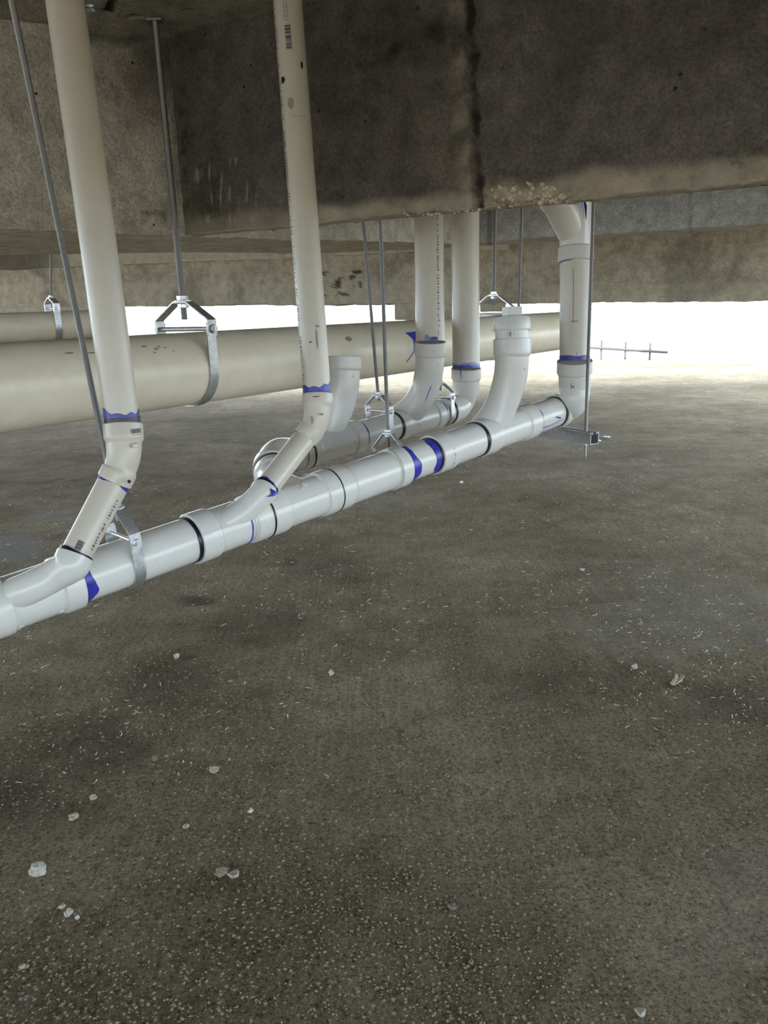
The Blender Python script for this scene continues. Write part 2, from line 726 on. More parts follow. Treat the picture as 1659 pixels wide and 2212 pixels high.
def nz(p, s, sd=0.0):
    return noise.fractal(p * s + Vector((sd, sd * 1.7, sd * 0.3)), 0.9, 2.1, 4)


# --- beam A: the wide dark beam face across the picture
a0 = onz(392, 507.5, ZB)
a1 = onz(690, 490, ZB)
a2 = onz(1659, 394, ZB)
a0 = Vector((corner.x, corner.y, ZB)) - (a2 - a1).normalized() * 0.02
dirA = (a2 - a0).normalized()
a9 = a2 + dirA * 2.4
backA = Vector((-dirA.y, dirA.x, 0)).normalized()
if backA.y < 0: backA = -backA
nA = -backA
TA = 0.065


def sect(f, b, zt=None):
    zt = ZT + 0.03 if zt is None else zt
    return [Vector((f.x, f.y, zt)), f, b, Vector((b.x, b.y, zt))]


def pxy(p):
    x, y, d = proj(p)
    return x, y


def dispA(p, seg):
    if seg == 2: return 0.0
    x, y = pxy(p)
    d = 0.004 * nz(p, 2.0) + 0.0015 * nz(p, 14)
    if seg == 0:
        # ragged cold joint
        sx = 1022 + 9 * noise.noise(Vector((0, y * 0.02, 3))) + 7 * nz(p, 22, 3) + (y - 220) * 0.06
        wd = 16 + 9 * noise.noise(Vector((1, y * 0.03, 8)))
        q = (x - sx) / wd
        if abs(q) < 1.2:
            d -= 0.016 * max(0, 1 - q * q) * (0.7 + 0.9 * nz(p, 30)) if y < 455 else 0
        if x > 1040:
            d += 0.006
        # chipped lower edge
        yb = 490 - (x - 690) * 0.0985
        e = yb - y
        if 690 < x < 1240 and e < 26:
            d -= 0.02 * max(0, nz(p, 22, 5) + 0.25) * (1 - e / 26)
        if 1050 < x < 1235 and 380 < y < 450:
            d -= 0.010 * bl(1.1 - math.hypot((x - 1142) / 84, (y - 417) / 24) + 0.5 * nz(p, 25, 2), 0.0, 0.25)
        if 378 < x < 412:
            d -= 0.010 * max(0, nz(p, 16, 2) + 0.1)
    if seg == 1:
        d += 0.006 * nz(p, 25, 4)
    return d


def dirtA(p, seg):
    x, y = pxy(p)
    r = g = b = 0.0
    n1 = nz(p, 5, 3)
    n2 = nz(p, 20, 6)
    yb = 490 - (x - 690) * 0.0985
    e = yb - y
    if seg == 0:
        hgt = 62 + 22 * n1 if x > 1045 else 46 + 18 * n1
        g = 0.62 * (1 - bl(e, hgt * 0.55, hgt * 1.15)) * (0.85 + 0.3 * n2)
        if x < 640: g *= 0.55
        # stains
        t = ((x - 765) / 205)
        if 0 <= t <= 1:
            yc = 150 - 92 * t
            r = max(r, 0.75 * (1 - bl(abs(y - yc), 4, 34 * (0.6 + t))) * (0.7 + n2))
        sx = 1022 + 9 * noise.noise(Vector((0, y * 0.02, 3))) + 7 * nz(p, 22, 3) + (y - 220) * 0.06
        r = max(r, 0.9 * (1 - bl(abs(x - sx - 4), 5, 15 + 16 * n2)) * (0.5 + 0.7 * nz(p, 11, 9) + 0.8 * n2 + 0.45 * bl(y, 260, 90)))
        g = max(g, 0.30 * (1 - bl(abs(x - sx + 26), 6, 30)) * (0.5 + n2))
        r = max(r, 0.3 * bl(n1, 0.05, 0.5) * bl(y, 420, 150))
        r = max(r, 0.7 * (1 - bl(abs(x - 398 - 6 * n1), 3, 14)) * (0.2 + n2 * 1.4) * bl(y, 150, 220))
        # limewash drips
        if 420 < x < 560 and 340 < y < 480:
            b = 0.5 * bl(noise.noise(Vector((x * 0.16, y * 0.02, 1))), 0.25, 0.6)
    if seg == 1:
        g = 0.6
    return (max(0, min(1, r)), max(0, min(1, g)), max(0, min(1, b)))


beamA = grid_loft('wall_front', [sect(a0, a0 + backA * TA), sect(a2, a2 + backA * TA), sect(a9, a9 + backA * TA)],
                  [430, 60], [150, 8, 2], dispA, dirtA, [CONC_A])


def onA(px, py, off=0.0):
    r = ray(px, py)
    t = (a0 - CAM).dot(nA) / r.dot(nA)
    return CAM + r * t + nA * off


# --- beam B: pale beam on the left, running on behind beam A; its wide soffit is board marked
fB = [onz(-420, 478, ZB), onz(0, 492, ZB), corner.copy(), onz(690, 517, ZB + 0.045), onz(985, 527, ZC)]
bB = [onz(-420, 560, ZB), onz(0, 551, ZB), onz(400, 545, ZB + 0.02), onz(690, 547, ZB + 0.05), onz(1050, 524, ZC)]
bB[4] = fB[4] + Vector((0.12, 0.35, 0))


def dispB(p, seg):
    if seg == 2: return 0
    x, y = pxy(p)
    d = 0.005 * nz(p, 2.5, 1) + 0.002 * nz(p, 18, 2)
    if seg == 0 and p.z < ZB + 0.03:
        d -= 0.012 * max(0, nz(p, 26, 8) + 0.2)
    if seg == 1:
        d += 0.008 * nz(p, 1.5, 5)
    return d


def tintB(p, seg):
    x, y = pxy(p)
    n1, n2 = nz(p, 5, 13), nz(p, 20, 16)
    r = g = 0.0
    if seg == 0:
        g = 0.35 * (1 - bl(p.z, ZB + 0.02, ZB + 0.09)) * (0.8 + n2)
        # darker from the corner up under the slab
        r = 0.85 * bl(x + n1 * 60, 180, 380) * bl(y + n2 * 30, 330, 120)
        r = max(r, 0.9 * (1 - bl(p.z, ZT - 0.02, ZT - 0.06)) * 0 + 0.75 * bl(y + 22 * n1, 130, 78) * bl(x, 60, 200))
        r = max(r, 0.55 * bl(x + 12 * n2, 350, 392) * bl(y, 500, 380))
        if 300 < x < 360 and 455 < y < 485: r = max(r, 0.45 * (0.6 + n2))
    return (max(0, min(1, r)), max(0, min(1, g)), 0)


grid_loft('wall_left', [sect(f, b) for f, b in zip(fB, bB)], [24, 170, 50, 40], [150, 26, 2], dispB, tintB,
          [CONC_B, CONC_U], segmat=[0, 1, 0])

# --- unseen beams added to cut light, right of and behind the camera
def blocker_beam(name, p, q, th):
    d = (q - p).normalized()
    b = Vector((-d.y, d.x, 0)) * th
    return grid_loft(name, [sect(p, p + b), sect(q, q + b)], [12], [4, 2, 4], None, None, [CONC_A])


blocker_beam('light_blocker_right', a9 + Vector((0, 0.1, 0)), Vector((1.5, -3.2, ZB)), 0.3)
blocker_beam('light_blocker_outer', Vector((-8.0, 10.5, 1.26)), Vector((5.6, 10.5, 1.16)), 0.3)  # unseen edge beam added to cut sky light on the far floor
blocker_beam('light_blocker_near', Vector((1.6, -2.6, ZB)), Vector((-5.5, -2.2, ZB)), 0.3)

# --- beam C: grey beam parallel to A, further back
c0 = fB[4] + Vector((-0.02, 0.0, 0))
c2 = onz(1659, 483, ZC)
dirC = (c2 - c0).normalized()
c9 = c2 + dirC * 4.5
backC = Vector((-dirC.y, dirC.x, 0)).normalized()
if backC.y < 0: backC = -backC


def dispC(p, seg):
    if seg == 2: return 0
    return 0.008 * nz(p, 3, 21) + 0.004 * nz(p, 12, 22)


def dirtC(p, seg):
    x, y = pxy(p)
    n2 = nz(p, 9, 26)
    r = 0.5 * (1 - bl(abs(x - 1058), 3, 8)) + 0.4 * (1 - bl(abs(x - 1492), 2, 6)) * (0.5 + n2)
    g = 0.5 * bl(n2, 0.1, 0.5) * bl(x, 1220, 1090)
    return (max(0, min(1, r)), max(0, min(1, g)) if seg == 0 else 0.5, 0)


grid_loft('wall_back', [sect(c0, c0 + backC * 0.30), sect(c2, c2 + backC * 0.30), sect(c9, c9 + backC * 0.30)],
          [200, 60], [50, 12, 2], dispC, dirtC, [CONC_C])

# --- beam D: the long brown beam at the far side
d0, d1 = P(-500, 668, 8.6), P(0, 664, 7.6)
d2, d3 = P(1659, 650, 5.35), P(2300, 644, 5.0)
backD = Vector((0.25, 1, 0)).normalized() * 0.35


def dispD(p, seg):
    if seg == 2: return 0
    return 0.01 * nz(p, 2, 31) + 0.005 * nz(p, 9, 32) - (0.01 * max(0, nz(p, 16, 4)) if seg == 1 else 0)


def dirtD(p, seg):
    x, y = pxy(p)
    n1, n2 = nz(p, 3, 33), nz(p, 14, 36)
    r = 0.75 * bl(x, 190, 60) * bl(y, 580, 562) + 0.35 * bl(n1, 0.1, 0.6)
    g = 0.0
    if 455 < x < 492 and 570 < y < 640: g = 0.45 * (0.7 + n2)
    if 690 < x < 780 and 585 < y < 640: r += 0.8 * bl(n2, 0.12, 0.3)
    if y > 612: g = max(g, 0.25)
    return (max(0, min(1, r)), max(0, min(1, g)), 0)


grid_loft('wall_far', [sect(q, q + backD) for q in (d0, d1, d2, d3)], [20, 260, 30], [70, 8, 2], dispD, dirtD, [CONC_D])


def onD(px, py, off=0.0):
    n_ = Vector(((d2 - d1).y, -(d2 - d1).x, 0)).normalized()
    r = ray(px, py)
    return CAM + r * ((d1 - CAM).dot(n_) / r.dot(n_)) - backD.normalized() * off


# a proud band along the top of D
e0, e1, e2 = onD(-400, 600, 0.05), onD(180, 577, 0.05), onD(720, 553, 0.05)
e3 = onD(1100, 540, 0.05)
grid_loft('trim_1', [[Vector((q.x, q.y, q.z + 0.22)), q, q + backD.normalized() * 0.12, q + backD.normalized() * 0.12 + Vector((0, 0, 0.22))]
                     for q in (e0, e1, e2, e3)], [30, 50, 50], [14, 3, 2], dispD, lambda p, s: (0.75 * bl(pxy(p)[0], 190, 70), 0.45, 0), [CONC_D])
# short down-stands under D
for i, (x0, x1, y1) in enumerate(((-40, 186, 677), (850, 976, 692), (1036, 1086, 673))):
    p0, p1 = onD(x0, 655, -0.03), onD(x1, 655, -0.03)
    zb0, zb1 = onD(x0, y1, -0.03).z, onD(x1, y1, -0.03).z
    f0, f1 = Vector((p0.x, p0.y, zb0)), Vector((p1.x, p1.y, zb1))
    bk = backD.normalized() * 0.25
    grid_loft('trim_%d' % (i + 2), [[Vector((f0.x, f0.y, p0.z + .06)), f0, f0 + bk, Vector((f0.x, f0.y, p0.z + .06)) + bk],
                                    [Vector((f1.x, f1.y, p1.z + .06)), f1, f1 + bk, Vector((f1.x, f1.y, p1.z + .06)) + bk]],
              [24], [10, 4, 2], dispD, lambda p, s: (0.25 * max(0, nz(p, 8)), 0.3, 0), [CONC_D])

# --- ceiling slab, with a jagged broken hole by the tall left riser
hole = onz(188, 38, ZT)
XR, XL, YF, YN = 5.2, -8.0, 10.8, -6.0
x0h, x1h, y0h, y1h = hole.x - 0.35, hole.x + 0.45, hole.y - 0.45, hole.y + 0.25
V, F = [], []
NG = 90
for (q0, q1, q2, q3) in (((XL, YN), (XR, YN), (XR, y0h), (XL, y0h)), ((XL, y1h), (XR, y1h), (XR, YF), (XL, YF)),
                         ((XL, y0h), (x0h, y0h), (x0h, y1h), (XL, y1h)), ((x1h, y0h), (XR, y0h), (XR, y1h), (x1h, y1h))):
    n = len(V)
    V += [Vector((*q, ZT)) for q in (q0, q1, q2, q3)]
    F.append((n + 3, n + 2, n + 1, n))
base_n = len(V)
D = [(0, 0, 0)] * base_n
for j in range(NG + 1):
    for i in range(NG + 1):
        p = Vector((x0h + (x1h - x0h) * i / NG, y0h + (y1h - y0h) * j / NG, ZT))
        x, y, dd = proj(p)
        up = 0.0
        edge = (i in (0, NG)) or (j in (0, NG))
        # recessed broken arc running up to the right of the hole
        rr_ = math.hypot((x - 205) / 42, (y + 2) / 44)
        arc = (1 - bl(abs(rr_ - 0.95 + 0.10 * nz(p, 30, 4)), 0.16, 0.28)) * bl(y, -60, -8)
        if not edge: up = 0.03 * arc
        hol = 1 - bl(math.hypot((x - 290) / 16, (y - 36) / 5), 0.8, 1.1)
        hol = max(hol, 0.5 * (1 - bl(math.hypot((x - 410) / 14, (y - 23) / 5), 0.6, 1.2)))
        if not edge: up = max(up, 0.02 * hol)
        V.append(p + Vector((0, 0, up)))
        D.append((min(1, 0.9 * arc + 0.8 * hol + 0.35 * bl(y, 56, 76)), 0, 0))
for j in range(NG):
    for i in range(NG):
        p = Vector((x0h + (x1h - x0h) * (i + .5) / NG, y0h + (y1h - y0h) * (j + .5) / NG, ZT))
        x, y, dd = proj(p)
        if math.hypot((x - 193) / 10, (y - 20) / 10) < 0.95 + 0.3 * noise.noise(p * 60):
            continue
        k = base_n + j * (NG + 1) + i
        F.append((k, k + NG + 1, k + NG + 2, k + 1))
me = bpy.data.meshes.new('ceiling')
me.from_pydata(V, [], F)
me.materials.append(CONC_T)
at = me.color_attributes.new('dirt', 'FLOAT_COLOR', 'POINT')
at.data.foreach_set('color', np.array([(*d, 1.0) for d in D], dtype=np.float32).ravel())
ceil = bpy.data.objects.new('ceiling', me)
C.objects.link(ceil)
ceil['kind'] = 'structure'
so = ceil.modifiers.new('thick', 'SOLIDIFY')
so.thickness = 0.012
so.offset = -1.0

# plaster lip where the slab meets beam B (bulges down below the slab)
lipf = []
for (x, y) in ((-60, 34), (0, 42), (100, 52), (190, 73), (250, 80), (335, 80), (392, 84)):
    r = ray(x, y)
    # on the face of B
    k = 1 if x <= 0 else 2
    A_, B_ = (fB[1], fB[2])
    n_ = Vector(((B_ - A_).y, -(B_ - A_).x, 0)).normalized()
    lipf.append(CAM + r * ((A_ - CAM).dot(n_) / r.dot(n_)) + n_ * 0.012 * (1 if n_.y < 0 else -1))
nB = Vector(((fB[2] - fB[1]).y, -(fB[2] - fB[1]).x, 0)).normalized()
if nB.y > 0: nB = -nB
st = []
for p in lipf:
    top_in = Vector((p.x, p.y, ZT + 0.01)) + nB * (0.04 + 0.7 * max(0, ZT - p.z))
    st.append([top_in, p + nB * 0.004, p - nB * 0.05, Vector((p.x, p.y, ZT + 0.01)) - nB * 0.05])
grid_loft('trim_5', st, [10] * (len(st) - 1), [14, 2, 2], lambda p, s: 0.002 * nz(p, 18, 2), lambda p, s: (0.15, 0, 0), [CONC_T])

# --- embedded aggregate (honeycomb) on A and along its chipped lower edge
def rock(c, r, seed, sub=1, flat=1.0):
    t = (1 + 5 ** 0.5) / 2
    v = [(-1, t, 0), (1, t, 0), (-1, -t, 0), (1, -t, 0), (0, -1, t), (0, 1, t), (0, -1, -t), (0, 1, -t), (t, 0, -1), (t, 0, 1), (-t, 0, -1), (-t, 0, 1)]
    f = [(0, 11, 5), (0, 5, 1), (0, 1, 7), (0, 7, 10), (0, 10, 11), (1, 5, 9), (5, 11, 4), (11, 10, 2), (10, 7, 6), (7, 1, 8),
         (3, 9, 4), (3, 4, 2), (3, 2, 6), (3, 6, 8), (3, 8, 9), (4, 9, 5), (2, 4, 11), (6, 2, 10), (8, 6, 7), (9, 8, 1)]
    v = [Vector(q).normalized() for q in v]
    for _ in range(sub):
        mid, nf = {}, []
        def md(a, b):
            k = (min(a, b), max(a, b))
            if k not in mid:
                v.append(((v[a] + v[b]) / 2).normalized())
                mid[k] = len(v) - 1
            return mid[k]
        for a, b, c_ in f:
            x, y, z = md(a, b), md(b, c_), md(c_, a)
            nf += [(a, x, z), (x, b, y), (z, y, c_), (x, y, z)]
        f = nf
    V = []
    for q in v:
        k = 1 + 0.35 * noise.noise(q * 1.3 + Vector((seed, seed * 2, 0))) + 0.10 * noise.noise(q * 4 + Vector((seed, 0, 0)))
        V.append(Vector((q.x * r * k, q.y * r * k, q.z * r * k * flat)) + c)
    return V, f


AGG = flat_mat('aggregate', (0.52, 0.44, 0.32), 0.9, 0, 0.35, 60)
cnt = 0
for k in range(600):
    x = random.uniform(1058, 1226)
    y = random.uniform(394, 440)
    if math.hypot((x - 1142) / 86, (y - 417) / 24) > 1.0: continue
    if nz(Vector((x * 0.02, y * 0.03, 0)), 1.0, 3) < -0.25: continue
    s = random.uniform(4, 10)
    c = onA(x, y, -0.006)
    g = rock(c, s * (c - CAM).length / FPX * 0.55, k, 0 if s < 7 else 1)
    build('aggregate_stone', g, AGG, beamA, loc=c, sharp=60)
    cnt += 1
    if cnt >= 150: break
cnt = 0
for k in range(200):
    x = random.uniform(860, 1240)
    yb = 490 - (x - 690) * 0.0985
    y = yb - abs(random.gauss(0, 6)) - 2
    s = random.uniform(3, 6)
    c = onA(x, y, -0.004)
    build('aggregate_stone', rock(c, s * (c - CAM).length / FPX * 0.6, k + 50, 0), AGG, beamA, loc=c, sharp=60)
    cnt += 1
    if cnt > 70: break

# --- floor
gx = np.concatenate([np.linspace(-7.5, -2.2, 12)[:-1], np.linspace(-2.2, 2.6, 200)[:-1], np.linspace(2.6, 12, 18)])
gy = np.concatenate([np.linspace(-6, 0.6, 10)[:-1], np.linspace(0.6, 4.6, 200)[:-1], np.linspace(4.6, 14.6, 60)])
V, D = [], []
STAINS_AND_SHADE = [(425, 1297, 48, 16, .7), (627, 1212, 26, 18, .6), (160, 1600, 24, 14, .6), (405, 1418, 22, 9, .7), (500, 1460, 30, 12, .4),
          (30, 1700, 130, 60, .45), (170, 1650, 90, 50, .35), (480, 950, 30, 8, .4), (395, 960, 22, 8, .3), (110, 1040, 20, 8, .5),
          (1450, 1475, 14, 20, .7), (490, 1910, 40, 14, .3), (560, 1490, 60, 18, .3), (0, 1730, 240, 120, .5), (210, 1610, 190, 90, .45), (380, 1480, 170, 80, .38), (560, 1340, 160, 80, .28), (710, 1225, 130, 60, .22), (1600, 1520, 260, 90, .34), (1230, 1480, 280, 80, .22)]  # broad ellipses at the end paint the shade bands of pipes and beam
PALE = [(40, 1180, 90, 45, .8), (120, 1110, 70, 20, .5), (80, 1230, 60, 24, .35), (1120, 1520, 70, 10, .28), (920, 1505, 60, 9, .2), (60, 2170, 90, 50, .3),
        (1240, 945, 110, 34, .35), (850, 1080, 120, 30, .25), (1480, 1310, 330, 120, .30), (1600, 1950, 170, 240, .18), (1330, 1010, 330, 60, .12)]
for y in gy:
    for x in gx:
        p = Vector((float(x), float(y), 0))
        h = 0.006 * noise.noise(p * 1.3) + 0.002 * noise.noise(p * 9) + 0.0012 * noise.noise(p * 30)
        dk = pl = 0.0
        v = p - CAM
        if v.dot(FW) > 0.5:
            px, py, d = proj(p)
            n1 = 0.35 * nz(p, 9, 5)
            for (sx, sy, rx, ry, am) in STAINS_AND_SHADE:
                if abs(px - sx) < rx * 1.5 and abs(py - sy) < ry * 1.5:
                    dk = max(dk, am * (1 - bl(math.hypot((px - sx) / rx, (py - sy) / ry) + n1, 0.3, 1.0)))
            for (sx, sy, rx, ry, am) in PALE:
                if abs(px - sx) < rx * 1.5 and abs(py - sy) < ry * 1.5:
                    pl = max(pl, am * (1 - bl(math.hypot((px - sx) / rx, (py - sy) / ry) + n1 * 1.6, 0.4, 1.0)))
        V.append((p.x, p.y, h - 0.004))
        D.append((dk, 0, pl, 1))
nx = len(gx)
F = [(j * nx + i, j * nx + i + 1, (j + 1) * nx + i + 1, (j + 1) * nx + i) for j in range(len(gy) - 1) for i in range(nx - 1)]
me = bpy.data.meshes.new('floor')
me.from_pydata(V, [], F)
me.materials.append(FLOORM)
at = me.color_attributes.new('dirt', 'FLOAT_COLOR', 'POINT')  # on the floor this holds stains and the painted shade bands
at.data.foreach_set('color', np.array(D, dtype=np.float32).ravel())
me.polygons.foreach_set('use_smooth', [True] * len(me.polygons))
fl = bpy.data.objects.new('floor', me)
C.objects.link(fl)
fl['kind'] = 'structure'

me = bpy.data.meshes.new('ground')
me.from_pydata([(-90, -90, -0.03), (90, -90, -0.03), (90, 120, -0.03), (-90, 120, -0.03)], [], [(0, 1, 2, 3)])
me.materials.append(GROUNDM)
gd = bpy.data.objects.new('ground', me)
C.objects.link(gd)
gd['kind'] = 'structure'

# ------------------------------------------------------------------ drain pipe assembly (glued: one thing)
MA, MB_ = P(250, 1222, 1.85), P(1160, 903, 2.96)
MDIR = (MB_ - MA).normalized()
RM = 0.0572


def mpos(px):
    """point of the near main's axis seen at picture column px"""
    lo, hi = -1.5, 2.6
    for _ in range(50):
        md_ = (lo + hi) / 2
        if proj(MA + MDIR * md_)[0] < px: lo = md_
        else: hi = md_
    return MA + MDIR * lo


def ms(px):
    return (mpos(px) - MA).dot(MDIR)


asm = root('drain_pipe_assembly', Vector((MA.x, MA.y, 0)), 'glossy white plastic drain pipes with blue-primed joints, risers and bends, slung low',
           'drain pipe')


def mpipe(name, x0, x1, r=RM, mt=PVC, parent=asm):
    p0, p1 = mpos(x0), mpos(x1)
    n = max(2, int((p1 - p0).length / 0.03))
    return build(name, tube([p0.lerp(p1, i / n) for i in range(n + 1)], [r] * (n + 1), 56), mt, parent, loc=p0)


def mfit(name, x0, x1, hub0=None, hub1=None, r=RM, mt=PVC, k=1.15):
    """straight fitting on the near main between picture columns; hub0 / hub1 = column where that hub ends"""
    s0, s1 = ms(x0), ms(x1)
    h0 = (ms(hub0) - s0) if hub0 else 0
    h1 = (s1 - ms(hub1)) if hub1 else 0
    pa = Path([mpos(x0), mpos(x1)], 2)
    return build(name, profile_tube(pa, fit_profile(pa.L, r, r, h0, h1, k), 64, 0.02), mt, asm, loc=mpos(x0))


def sweep(name, pts, r0, r1, h0=0.0, h1=0.0, mt=PVC, parent=asm, k=1.15, kb=1.04):
    pa = Path([P(*q) if not isinstance(q, Vector) else q for q in pts])
    o = build(name, profile_tube(pa, fit_profile(pa.L, r0, r1, h0, h1, k, kb), 48), mt, parent, loc=pa.at(0))
    return o, pa


def pipe(name, q0, q1, w0, w1=None, mt=PVCR, parent=asm):
    p0, p1 = P(*q0), P(*q1)
    r0 = rad(w0, q0[2])
    r1 = rad(w1, q1[2]) if w1 else r0
    n = 16
    return build(name, tube([p0.lerp(p1, i / n) for i in range(n + 1)], [r0 + (r1 - r0) * i / n for i in range(n + 1)], 56), mt, parent, loc=p0), p0, p1


def prim(parent, p, a, r, L, wob=0.3, seed=0, mt=BLUE, name='primer_stain', th=0.0008):
    return build(name, ring(p, a, r, L, wob, seed, th), mt, parent, smooth=True)


def bead(parent, p, a, r, L=0.004, th=0.002):
    return build('joint_bead', ring(p, a, r, L, 0.15, 3, th), BLACK, parent)


def knob(parent, p, a, r, ang, size=0.006, h=0.0025):
    """small round moulding pip on a fitting; ang from the side facing the camera"""
    e, x, a = face_frame(p, a)
    d = e * math.cos(ang) + x * math.sin(ang)
    g = prism(p + d * (r - 0.002), d, size, h + 0.002, 20, 0.15)
    return build('moulding_pip', g, PVC, parent)


# near main, from the left edge of the picture to the elbow on the right
f = mfit('coupling', -110, 9, 60 - 160, -40)
f = mfit('wye_fitting', 6, 161, None, 122)
wye1 = f
for (px, an) in ((18, -0.0), (108, 0.0)):
    e_, x_, a_ = face_frame(mpos(px), MDIR)
    knob(f, mpos(px), MDIR, RM * 1.04, -1.22 if x_.dot(UP) > 0 else 1.22, 0.007)
p = mpipe('main_pipe', 161, 412)
prim(p, mpos(161), MDIR, RM, 0.026, 0.45, 2)
e_, x_, a_ = face_frame(mpos(300), MDIR)
bead(p, mpos(412), -MDIR, RM, 0.010, 0.0025)
f = wye2 = mfit('wye_fitting', 412, 518, 452, None)
p = mpipe('main_pipe', 515, 530)
prim(p, mpos(516), MDIR, RM * 1.041, 0.004, 0.5, 5)
f = mfit('coupling', 526, 565, None, 532)
bead(f, mpos(565), -MDIR, RM * 1.12, 0.004, 0.0035)
f = wye3 = mfit('wye_fitting', 566, 712, 601, 686)
bead(f, mpos(713), -MDIR, RM * 1.145, 0.003, 0.0016)
f = mfit('reducing_coupling', 713, 752, 738, None)
p = mpipe('main_pipe', 745, 862, RM * 1.06)
f = mfit('coupling', 838, 864, 839, 840, RM * 0.99)
p = mpipe('main_pipe', 862, 930)
prim(p, mpos(864), MDIR, RM, 0.030, 0.6, 11)
prim(p, mpos(930), -MDIR, RM, 0.030, 0.5, 15)
bead(p, mpos(930), -MDIR, RM, 0.008, 0.0025)
f = mfit('coupling', 930, 962, 931, 932, RM * 1.0)
build('print_mark', decal(mpos(945) + MDIR * 0.012, MDIR, RM * 1.15, [[(v, u) for (u, v) in q] for q in print_line(0.062, 0.010, 5, 0.1)]), INK, f)
p = mpipe('main_pipe', 955, 1032, RM * 1.03)
bead(p, mpos(1030), -MDIR, RM * 1.03, 0.012, 0.003)
f = wye4 = mfit('wye_fitting', 1030, 1143, 1058, 1122)
p = mpipe('main_pipe', 1140, 1200)
prim(p, mpos(1143), MDIR, RM, 0.016, 0.5, 21)
bead(p, mpos(1199), -MDIR, RM, 0.010, 0.003)
# brush strokes of primer under the last length of main
build('primer_drip', decal(mpos(1150), MDIR, RM, [
    [(0.045, 0.0), (0.050, 0.0), (0.049, 0.05), (0.040, 0.12), (0.037, 0.12), (0.046, 0.05)],
    [(0.018, 0.07), (0.021, 0.065), (0.034, 0.10), (0.028, 0.105)]] if face_frame(mpos(1150), MDIR)[1].dot(UP) < 0 else [
    [(-0.045, 0.0), (-0.050, 0.0), (-0.049, 0.05), (-0.040, 0.12), (-0.037, 0.12), (-0.046, 0.05)],
    [(-0.018, 0.07), (-0.021, 0.065), (-0.034, 0.10), (-0.028, 0.105)]]), BLUE, p)

# mould seams and raised lettering on the fittings of the near main
for fo, xs, ln, k in ((wye1, 12, 108, 1.045), (wye1, 124, 158, 1.155), (wye2, 414, 450, 1.155), (wye2, 456, 512, 1.045), (wye3, 568, 598, 1.155), (wye3, 604, 684, 1.045), (wye3, 688, 711, 1.155), (wye4, 1034, 1056, 1.155), (wye4, 1060, 1120, 1.045)):
    L_ = (mpos(ln) - mpos(xs)).length
    build('mould_seam', decal(mpos(xs), MDIR, RM * k, [rect(-0.0008, 0.0008, 0, L_)], 0.0012), PVC, fo)
for fo, xs, u in ((wye1, 126, 0.036), (wye4, 1036, 0.03)):
    sg_ = -1 if face_frame(mpos(xs), MDIR)[1].dot(UP) > 0 else 1
    o = build('raised_lettering', join(*[decal(mpos(xs) + MDIR * 0.004, MDIR, RM * 1.155, [[(b_ + sg_ * u, a_2 + q * 0.009) for (b_, a_2) in [(y_, x_) for (x_, y_) in pl_]] for pl_ in print_line(0.034, 0.006, 80 + q, 0.1)], 0.0010) for q in range(3)]), PVC, fo)
    o['kind'] = 'stuff'

# elbow and riser at the right end, with the wye above it under the beam
D6 = 2.98
elb = Path([mpos(1199), mpos(1218), P(1236, 866, 3.03), P(1241, 838, 3.02), P(1241, 806, 3.0), P(1241.5, 779, 2.98)])
f = build('elbow_fitting', profile_tube(elb, fit_profile(elb.L, RM, rad(66, 2.98), 0.042, 0.046), 56), PVC, asm, loc=mpos(1199))
p, q0, q1 = pipe('riser_pipe', (1241.5, 779, 2.98), (1243, 555, 2.93), 64.5)
a_ = (q1 - q0).normalized()
prim(p, q0, a_, rad(64.5, 2.98), 0.016, 0.25, 31)
prim(p, q1 - a_ * 0.008, -a_, rad(64.5, 2.98), 0.010, 0.5, 33)
build('pen_mark', decal(q0, a_, rad(64.5, 2.98), [rect(-0.0075, -0.006, 0.14, 0.33), rect(-0.014, 0.010, 0.139, 0.1415), rect(0.006, 0.0075, 0.012, 0.030)]), INK, p)
build('pen_mark', decal(P(1238, 830, 3.0), Vector((0, 0, 1)), RM * 1.04, [rect(-0.008, -0.006, -0.012, 0.012), rect(-0.006, 0.002, -0.004, -0.001), rect(0.001, 0.004, -0.010, -0.004)], 0.0015), INK, f)
R6 = rad(66, 2.93)
top6 = ony(1246, 300, P(1244, 500, 2.9).y)
pa = Path([P(1243, 566, 2.93), P(1243.5, 535, 2.925), P(1244, 500, 2.91), top6])
f = build('wye_fitting', profile_tube(pa, fit_profile(pa.L, R6, R6, 0.052, 0), 56), PVC, asm, loc=pa.at(0))
br = Path([P(1243, 512, 2.92), P(1226, 480, 2.88), P(1208, 443, 2.82), P(1190, 405, 2.78)])
f2 = build('branch_inlet', profile_tube(br, fit_profile(br.L, R6 * 0.93, R6 * 0.93, 0, 0.055), 48), PVC, f)
pt = pa.at(pa.L)
# the riser goes on up to the slab
zz = (ZT + 0.25 - pt.z)
build('riser_pipe', tube([pt, pt + Vector((0, 0, zz))], [R6, R6], 48), PVCR, asm, loc=pt)
bt = br.at(br.L); bd = br.dir(br.L)
build('branch_pipe', tube([bt - bd * 0.02, bt + bd * ((ZT + 0.2 - bt.z) / bd.z)], [R6 * 0.92] * 2, 48), PVCR, asm, loc=bt)
build('pen_mark', join(decal(P(1262, 478, 2.87), a_, R6 * 1.04, [[(0.0, 0.0), (0.001, 0), (-0.010, 0.07), (-0.012, 0.07)], [(0.006, -0.01), (0.007, -0.01), (0.009, 0.04), (-0.004, 0.075), (-0.005, 0.075)]], 0.001)), BLUE, f)

